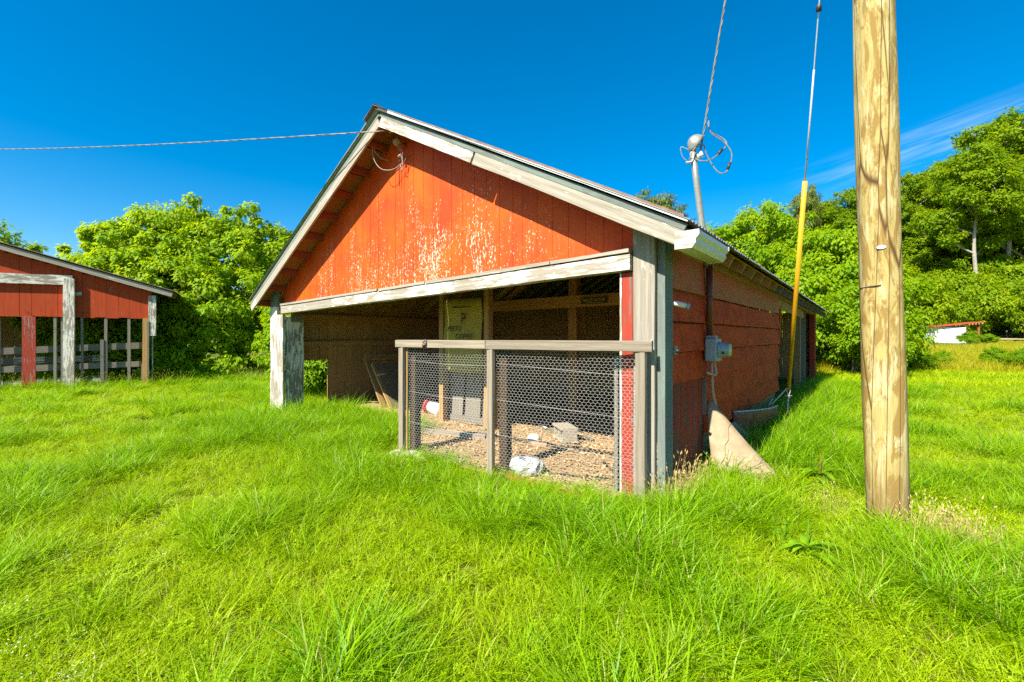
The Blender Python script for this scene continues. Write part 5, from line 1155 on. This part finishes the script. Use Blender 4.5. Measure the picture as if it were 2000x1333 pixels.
def clover(rg, n, rad, h):
    V, F, T = [], [], []
    for _ in range(n):
        a = rg.uniform(0, 6.283); r = rad * math.sqrt(rg.random()); c = np.array([r * math.cos(a), r * math.sin(a), rg.uniform(*h)]); s = rg.uniform(0.006, 0.014); t0 = rg.uniform(0, 6.28); tl = rg.normal(0, 0.3, 2); k0 = rg.random()
        for q in range(3):
            f = t0 + q * 2.094; d = np.array([math.cos(f), math.sin(f), 0.1 + tl[0] * math.cos(f) + tl[1] * math.sin(f)]); sdv = np.array([-math.sin(f), math.cos(f), 0])
            b = len(V); V += [c, c + d * s * 0.7 - sdv * s * 0.55, c + d * s * 1.25, c + d * s * 0.7 + sdv * s * 0.55]; F.append((b, b + 1, b + 2, b + 3)); T.append(k0)
    return np.array(V), np.array(F), np.array(T)
PROTO = bpy.data.collections.new('grass_prototypes')
def proto(name, parts):
    """parts: list of (V, F4, rnd, mat)"""
    me = bpy.data.meshes.new(name); Vs, Fs, Rn, Mi = [], [], [], []; off = 0; mats = []
    for V, F, r, m in parts:
        if m not in mats: mats.append(m)
        Vs.append(V); Fs.append(F + off); Rn.append(r); Mi.append(np.full(len(F), mats.index(m))); off += len(V)
    V, F, r, mi = np.concatenate(Vs), np.concatenate(Fs), np.concatenate(Rn), np.concatenate(Mi)
    me = np_mesh(name, V, F, mats[0], r)
    for m in mats[1:]: me.materials.append(MATS[m])
    me.polygons.foreach_set('material_index', mi.astype(np.int32)); me.polygons.foreach_set('use_smooth', np.ones(len(F), dtype=bool))
    o = bpy.data.objects.new(name, me); PROTO.objects.link(o); return o
def heads(rg, n, rad, h, mat_head, mat_stalk, size=(0.05, 0.006)):
    P = []; V, F, T = blades(rg, n, rad, h, 0.003, 0.18, 0.25); P.append((V, F, T, mat_stalk)); st = 8; hv, hf, ht = [], [], []
    for i in range(n):
        top = (V[i * st + 6] + V[i * st + 7]) / 2; low = (V[i * st + 4] + V[i * st + 5]) / 2; d = top - low; d /= np.linalg.norm(d) + 1e-9
        L_ = size[0] * rg.uniform(0.6, 1.3)
        for q in range(3):
            s = np.array([math.cos(q * 1.05), math.sin(q * 1.05), 0]) * size[1] * rg.uniform(0.7, 1.2); b = len(hv); hv += [top - d * L_, top - d * L_ * 0.5 - s, top + d * L_ * 0.2, top - d * L_ * 0.5 + s]; hf.append((b, b + 1, b + 2, b + 3)); ht.append(rg.random())
    P.append((np.array(hv), np.array(hf), np.array(ht), mat_head)); return P
rg = np.random.default_rng(77); PR = []
for i in range(4): PR.append(proto('lawn_tuft', [(*blades(rg, 36, 0.10, (0.07, 0.20), 0.0062, 0.65, 0.95), 'grass_blade'), (*blades(rg, 4, 0.09, (0.04, 0.13), 0.004, 1.0, 0.6), 'dry_stalk')]))                      # 0-3
for i in range(3): PR.append(proto('long_tuft', [(*blades(rg, 40, 0.08, (0.15, 0.34), 0.0074, 0.6, 1.2, 4), 'grass_long'), (*blades(rg, 2, 0.05, (0.15, 0.3), 0.004, 0.5, 0.6), 'dry_stalk')]))  # 4-6
for i in range(2): PR.append(proto('clover_patch', [(*clover(rg, 60, 0.11, (0.02, 0.07)), 'clover_leaf'), (*blades(rg, 14, 0.10, (0.04, 0.10), 0.003, 0.6, 0.7), 'grass_blade')]))      # 7-8
def flowers():
    V, F, T = clover(rg, 26, 0.12, (0.05, 0.11)); c = V.reshape(-1, 4, 3); ctr = np.repeat(c.reshape(-1, 3, 4, 3)[:, 0:1, 0:1, :], 3, 1); c2 = ((c.reshape(-1, 3, 4, 3) - ctr) * 0.34 + ctr).reshape(-1, 3); return c2, F, T
PR.append(proto('speck_flowers', [(*flowers(), 'petal_white'), (*blades(rg, 18, 0.11, (0.04, 0.11), 0.003, 0.4, 0.5), 'clover_leaf')]))               # 9
PR.append(proto('seed_stalks', heads(rg, 9, 0.10, (0.30, 0.55), 'seed_head', 'grass_blade')))                                                    # 10
PR.append(proto('dry_stalks', heads(rg, 22, 0.12, (0.16, 0.36), 'dry_stalk', 'dry_stalk', (0.03, 0.005))))                                       # 11
for i in range(2): PR.append(proto('meadow_tuft', [(*blades(rg, 40, 0.22, (0.25, 0.55), 0.012, 0.35, 0.5), 'meadow_blade')]))                        # 12-13
PR.append(proto('far_lawn_tuft', [(*blades(rg, 40, 0.26, (0.07, 0.17), 0.011, 0.7, 0.7), 'grass_blade')]))                                         # 14
def vnoise(x, y, s, seed):
    r = np.random.default_rng(seed); G = r.uniform(0, 1, (64, 64)); x = np.asarray(x) / s + 100; y = np.asarray(y) / s + 100; xi, yi = np.floor(x).astype(int), np.floor(y).astype(int); fx, fy = x - xi, y - yi
    fx, fy = fx * fx * (3 - 2 * fx), fy * fy * (3 - 2 * fy); g = lambda a, b: G[a % 64, b % 64]
    return g(xi, yi) * (1 - fx) * (1 - fy) + g(xi + 1, yi) * fx * (1 - fy) + g(xi, yi + 1) * (1 - fx) * fy + g(xi + 1, yi + 1) * fx * fy
def to_local(X, Y):
    dx, dy = X - BO.x, Y - BO.y; ca, sa = math.cos(BA), math.sin(BA); return dx * ca - dy * sa, dx * sa + dy * ca
pts, att = [], {'idx': [], 'rot': [], 'scl': [], 'tint': []}
def scatter(X, Y, idx, scl, tint, tilt=0.12, z=None):
    n = len(X); Zz = gz(X, Y) if z is None else z
    pts.append(np.stack([X, Y, Zz], -1)); att['idx'].append(idx); r = np.stack([rg.normal(0, tilt, n), rg.normal(0, tilt, n), rg.uniform(0, 6.283, n)], -1)
    att['rot'].append(r); att['scl'].append(scl); att['tint'].append(np.clip(tint, 0, 1))
SMI = SHED_M.inverted()
def field(y0, y1, dens, margin=0.14):
    area = 1.0; n = int(dens * (1.125 + margin) * (y1 * y1 - y0 * y0) + dens * 1.2 * (y1 - y0))
    Y = np.sqrt(rg.uniform(y0 * y0, y1 * y1, n)); X = rg.uniform(-1, 1, n) * (Y * (1.125 + margin) + 0.6); lx_, ly_ = to_local(X, Y)
    inside = (lx_ > -7.75) & (lx_ < 0.03) & (ly_ > -0.03) & (ly_ < 14.4); front = (lx_ < -3.75) & (lx_ > -7.0) & (ly_ < 1.15 - 0.35 * np.abs(lx_ + 5.4)); pen = (lx_ > -3.1) & (lx_ < -0.2) & (ly_ > -0.34 + 0.09 * (lx_ + 3.1)) & (ly_ < 0.1)
    thin = pen & (rg.random(n) > 0.75 * (ly_ < -0.1)); keep = ~((inside & ~front) | thin) & ~(np.hypot(X - PB.x, Y - PB.y) < 0.16); return X[keep], Y[keep]
def lush(X, Y):
    lx_, ly_ = to_local(X, Y); f = np.exp(-((ly_ + 0.95) / 0.6) ** 2) * ((lx_ > -7.6) & (lx_ < 0.4)) * 0.8; g = np.exp(-((lx_ - 0.5) / 0.6) ** 2) * ((ly_ > -0.3) & (ly_ < 14)) * 0.9
    in_ = ((ly_ > 0) & (ly_ < 2) & (lx_ < -3.2) & (lx_ > -7.2)) * 0.8
    n1 = vnoise(X, Y, 0.9, 5) * 0.62 + vnoise(X, Y, 0.35, 6) * 0.38; return np.clip(np.maximum(np.maximum(f, g), in_) * 0.75 + np.clip((n1 - 0.44) * 3.2, 0, 1) * 0.85, 0, 1)
for y0, y1, dens in ((0.9, 4.0, 190), (4.0, 7.5, 120), (7.5, 13, 62)):
    X, Y = field(y0, y1, dens); n = len(X); lu = lush(X, Y); r = rg.random(n); n2 = vnoise(X, Y, 1.3, 9)
    idx = np.where(r < lu * 0.62, rg.integers(4, 7, n), rg.integers(0, 4, n)); cl = (lu < 0.35) & (rg.random(n) < 0.16 + 0.22 * (n2 > 0.55)); idx = np.where(cl, rg.integers(7, 9, n), idx)
    fl = (lu < 0.3) & (rg.random(n) < 0.10 * (n2 > 0.5)); idx = np.where(fl, 9, idx)
    s = (0.75 + 0.5 * rg.random(n)) * (0.72 + 0.55 * lu); s = np.where((idx >= 4) & (idx <= 6), s * 0.92, s); s *= 1 + 0.25 * (y0 > 7)
    lx_, ly_ = to_local(X, Y); npn = (lx_ > -3.5) & (lx_ < 0.25) & (ly_ > -0.95); idx = np.where(npn & (rg.random(n) < 0.75) & (idx >= 4) & (idx <= 6), rg.integers(0, 4, n), idx); s = np.where(npn, s * 0.66, s)
    tint = 0.62 * (1 - lu) * (0.45 + 0.75 * n2) + 0.12 * rg.normal(size=n) + 0.12; scatter(X, Y, idx, s, tint)
X, Y = field(13, 24, 16); n2 = vnoise(X, Y, 2.0, 12); scatter(X, Y, np.full(len(X), 14), 0.9 + 0.5 * rg.random(len(X)), 0.45 + 0.5 * n2)
X, Y = field(12.5, 58, 6.0); k = (X > 2) & ((Y > 18 + 1.2 * np.sin(X * 0.5))) & ~((Y > 44.6) & (Y < 47.4)) & ~((Y > 34.5) & (Y < 44) & (np.abs(CXP + FPX * X / Y - 1862) < 48)); X, Y = X[k], Y[k]; n2 = vnoise(X, Y, 4.0, 13); scatter(X, Y, rg.integers(12, 14, len(X)), (0.8 + 0.6 * rg.random(len(X))) * np.where(Y > 35, 0.5, 1.0), 0.15 + 0.8 * n2)
# weeds and stalks against walls and posts
def strip(fn, n, idx, s, tint=0.4):
    p = [fn(rg.random()) for _ in range(n)]; X = np.array([q[0] for q in p]); Y = np.array([q[1] for q in p]); scatter(X, Y, np.full(n, idx) if isinstance(idx, int) else rg.choice(idx, n), s * rg.uniform(0.7, 1.2, n), np.full(n, tint))
def lw(x, y): v = W(x, y); return (v.x, v.y)
strip(lambda u: lw(0.05 + 0.3 * rg.random(), 0.1 + 0.9 * u), 22, [4, 5, 6, 11], 0.85, 0.2)
strip(lambda u: lw(0.05 + 0.14 * rg.random(), -0.02 + 0.8 * u), 7, 11, 1.2)
strip(lambda u: lw(-0.05 + 0.25 * rg.random(), -0.3 + 0.3 * u), 9, [11, 4], 0.9)
strip(lambda u: (PB.x + 0.05 + 0.42 * (rg.random() - 0.3), PB.y - 0.18 - 0.42 * u), 17, 11, 0.85)
strip(lambda u: (PB.x - 0.5 * rg.random() - 0.15, PB.y + 0.3 * u), 4, 11, 0.7)
strip(lambda u: lw(-7.0 + 6.6 * u, -1.25 + 0.45 * rg.random()), 90, [4, 5, 6], 0.72, 0.1)
strip(lambda u: lw(-7.0 + 3.2 * u, -0.6 + 1.5 * rg.random()), 130, [4, 5, 6], 1.0, 0.12)
strip(lambda u: lw(0.1 + 0.9 * rg.random(), 2.0 + 11 * u), 200, [4, 5, 6], 1.35, 0.15)
strip(lambda u: tuple((SHED_M @ Vector((-4.4 + 5.2 * u, -0.35 + 0.3 * rg.random(), 0)))[:2]), 46, 10, 0.95, 0.6)
strip(lambda u: tuple((SHED_M @ Vector((-4.4 + 5.6 * u, -0.25 + 0.35 * rg.random(), 0)))[:2]), 80, [4, 5, 6], 1.3, 0.35)
strip(lambda u: tuple(gnd(450 + 85 * u, 12.5 + 1.5 * rg.random())[:2]), 14, 10, 1.15, 0.5)
strip(lambda u: tuple(gnd(310 + 230 * u, 14.4 + 0.8 * rg.random())[:2]), 90, [4, 5, 6], 1.6, 0.3)
strip(lambda u: (1.0 + 5 * u, 2.2 + 5 * rg.random()), 12, 10, 0.55, 0.7)
P = np.concatenate(pts); me = bpy.data.meshes.new('grass'); me.vertices.add(len(P)); me.vertices.foreach_set('co', P.astype(np.float32).ravel())
a = me.attributes.new('idx', 'INT', 'POINT'); a.data.foreach_set('value', np.concatenate(att['idx']).astype(np.int32))
a = me.attributes.new('rot', 'FLOAT_VECTOR', 'POINT'); a.data.foreach_set('vector', np.concatenate(att['rot']).astype(np.float32).ravel())
sc_ = np.concatenate(att['scl']); a = me.attributes.new('scl', 'FLOAT', 'POINT'); a.data.foreach_set('value', sc_.astype(np.float32))
a = me.attributes.new('tint', 'FLOAT', 'POINT'); a.data.foreach_set('value', np.concatenate(att['tint']).astype(np.float32))
grass = link(bpy.data.objects.new('grass', me)); tag(grass, 'bright green uncut grass, clover and weeds covering the yard', 'grass', kind='stuff')
ng = bpy.data.node_groups.new('grass_scatter', 'GeometryNodeTree'); ng.interface.new_socket('Geometry', in_out='INPUT', socket_type='NodeSocketGeometry'); ng.interface.new_socket('Geometry', in_out='OUTPUT', socket_type='NodeSocketGeometry')
gi, go = ng.nodes.new('NodeGroupInput'), ng.nodes.new('NodeGroupOutput'); iop = ng.nodes.new('GeometryNodeInstanceOnPoints'); g2i = ng.nodes.new('GeometryNodeGeometryToInstance')
for o in reversed(PR):
    oi = ng.nodes.new('GeometryNodeObjectInfo'); oi.inputs['Object'].default_value = o; oi.inputs['As Instance'].default_value = True; ng.links.new(oi.outputs['Geometry'], g2i.inputs[0])
def nattr(nm, ty):
    q = ng.nodes.new('GeometryNodeInputNamedAttribute'); q.data_type = ty; q.inputs['Name'].default_value = nm; return [s for s in q.outputs if s.enabled and s.name == 'Attribute'][0]
ng.links.new(gi.outputs[0], iop.inputs['Points']); ng.links.new(g2i.outputs[0], iop.inputs['Instance']); iop.inputs['Pick Instance'].default_value = True
ng.links.new(nattr('idx', 'INT'), iop.inputs['Instance Index']); ng.links.new(nattr('scl', 'FLOAT'), iop.inputs['Scale'])
e2r = ng.nodes.new('FunctionNodeEulerToRotation'); ng.links.new(nattr('rot', 'FLOAT_VECTOR'), e2r.inputs[0]); ng.links.new(e2r.outputs[0], iop.inputs['Rotation'])
ng.links.new(iop.outputs[0], go.inputs[0]); md = grass.modifiers.new('scatter', 'NODES'); md.node_group = ng
print('grass points', len(P))

# ------------------------------------------------------------------ small things on the ground
def build_litter():
    r_ = np.random.default_rng(8); n = 9000; x = r_.uniform(-5.6, -0.4, n); y = r_.uniform(-0.3, 3.0, n); k = ~((y < 0.06) & ((x > -0.4) | (x < -3.0))); x, y = x[k], y[k]; n = len(x)
    a = r_.uniform(0, 6.283, n); d = np.stack([np.cos(a), np.sin(a), r_.normal(0, 0.25, n)], -1); sd = np.stack([-np.sin(a), np.cos(a), r_.normal(0, 0.3, n)], -1)
    L_ = r_.uniform(0.008, 0.028, n)[:, None]; w = r_.uniform(0.003, 0.012, n)[:, None]; c = np.stack([x, y, 0.045 + r_.uniform(0, 0.012, n)], -1)
    V = np.stack([c - d * L_ - sd * w, c + d * L_ - sd * w, c + d * L_ + sd * w, c - d * L_ + sd * w], 1).reshape(-1, 3); i = np.arange(n) * 4; F = np.stack([i, i + 1, i + 2, i + 3], -1)
    me = np_mesh('straw_litter', V, F, 'straw_chip', r_.uniform(0, 1, n)); o = link(bpy.data.objects.new('straw', me)); o.matrix_world = BM; tag(o, 'loose straw and wood chips strewn over the pen floor', 'straw', kind='stuff')
m_leaf('straw_chip', (0.34, 0.22, 0.10), (0.56, 0.43, 0.24), 0.1)
build_litter()
def dock(px, Y, s, label, seed, red=False):
    r_ = np.random.default_rng(seed); p = gnd(px, Y); e = empty('dock_weed', Matrix.Translation(p), label, 'weed', 'broad leaved weeds')
    V, F = [], []
    for q in range(15):
        a = q * 2.4 + r_.uniform(-0.3, 0.3); L_ = s * r_.uniform(0.16, 0.32); w = L_ * r_.uniform(0.22, 0.32); up = r_.uniform(0.25, 0.9); z0 = r_.uniform(0, 0.10) * s; b = len(V); d = np.array([math.cos(a), math.sin(a), 0]); sd = np.array([-math.sin(a), math.cos(a), 0])
        for k in range(6):
            u = k / 5; c = d * L_ * u + np.array([0, 0, z0 + L_ * (up * u - 0.75 * u * u)]); wk = w * math.sin(math.pi * min(1, u * 0.92 + 0.08)) ** 0.7 * 0.5 + 0.002; fold = np.array([0, 0, wk * 0.35]); V += [c - sd * wk + fold, c, c + sd * wk + fold]
        for k in range(5):
            for j in range(2): i = b + k * 3 + j; F.append((i, i + 1, i + 4, i + 3))
    o = link(bpy.data.objects.new('leaves', np_mesh('leaves', np.array(V), np.array(F), 'leaf_dock', r_.uniform(0, 1, len(F)), smooth=True))); o.parent = e
    tube(e, 'stem', [(0, 0, 0), (0.01, 0, 0.12 * s), (0.02, 0.01, 0.30 * s)], [0.006, 0.005, 0.003], 'red_stem' if red else 'leaf_dock', 6)
m_plain('red_stem', (0.36, 0.10, 0.03), 0.7)
dock(1575, 3.05, 0.85, 'broad leaved weed in the grass left of the pole base', 1); dock(1530, 3.25, 0.6, 'small broad leaved weed farther left of the pole base', 2); dock(1600, 4.7, 0.95, 'reddish broad leaved weed between the siding board and the pole', 3, True); dock(1140, 3.2, 0.6, 'broad leaved weed in the grass before the right pen post', 4)
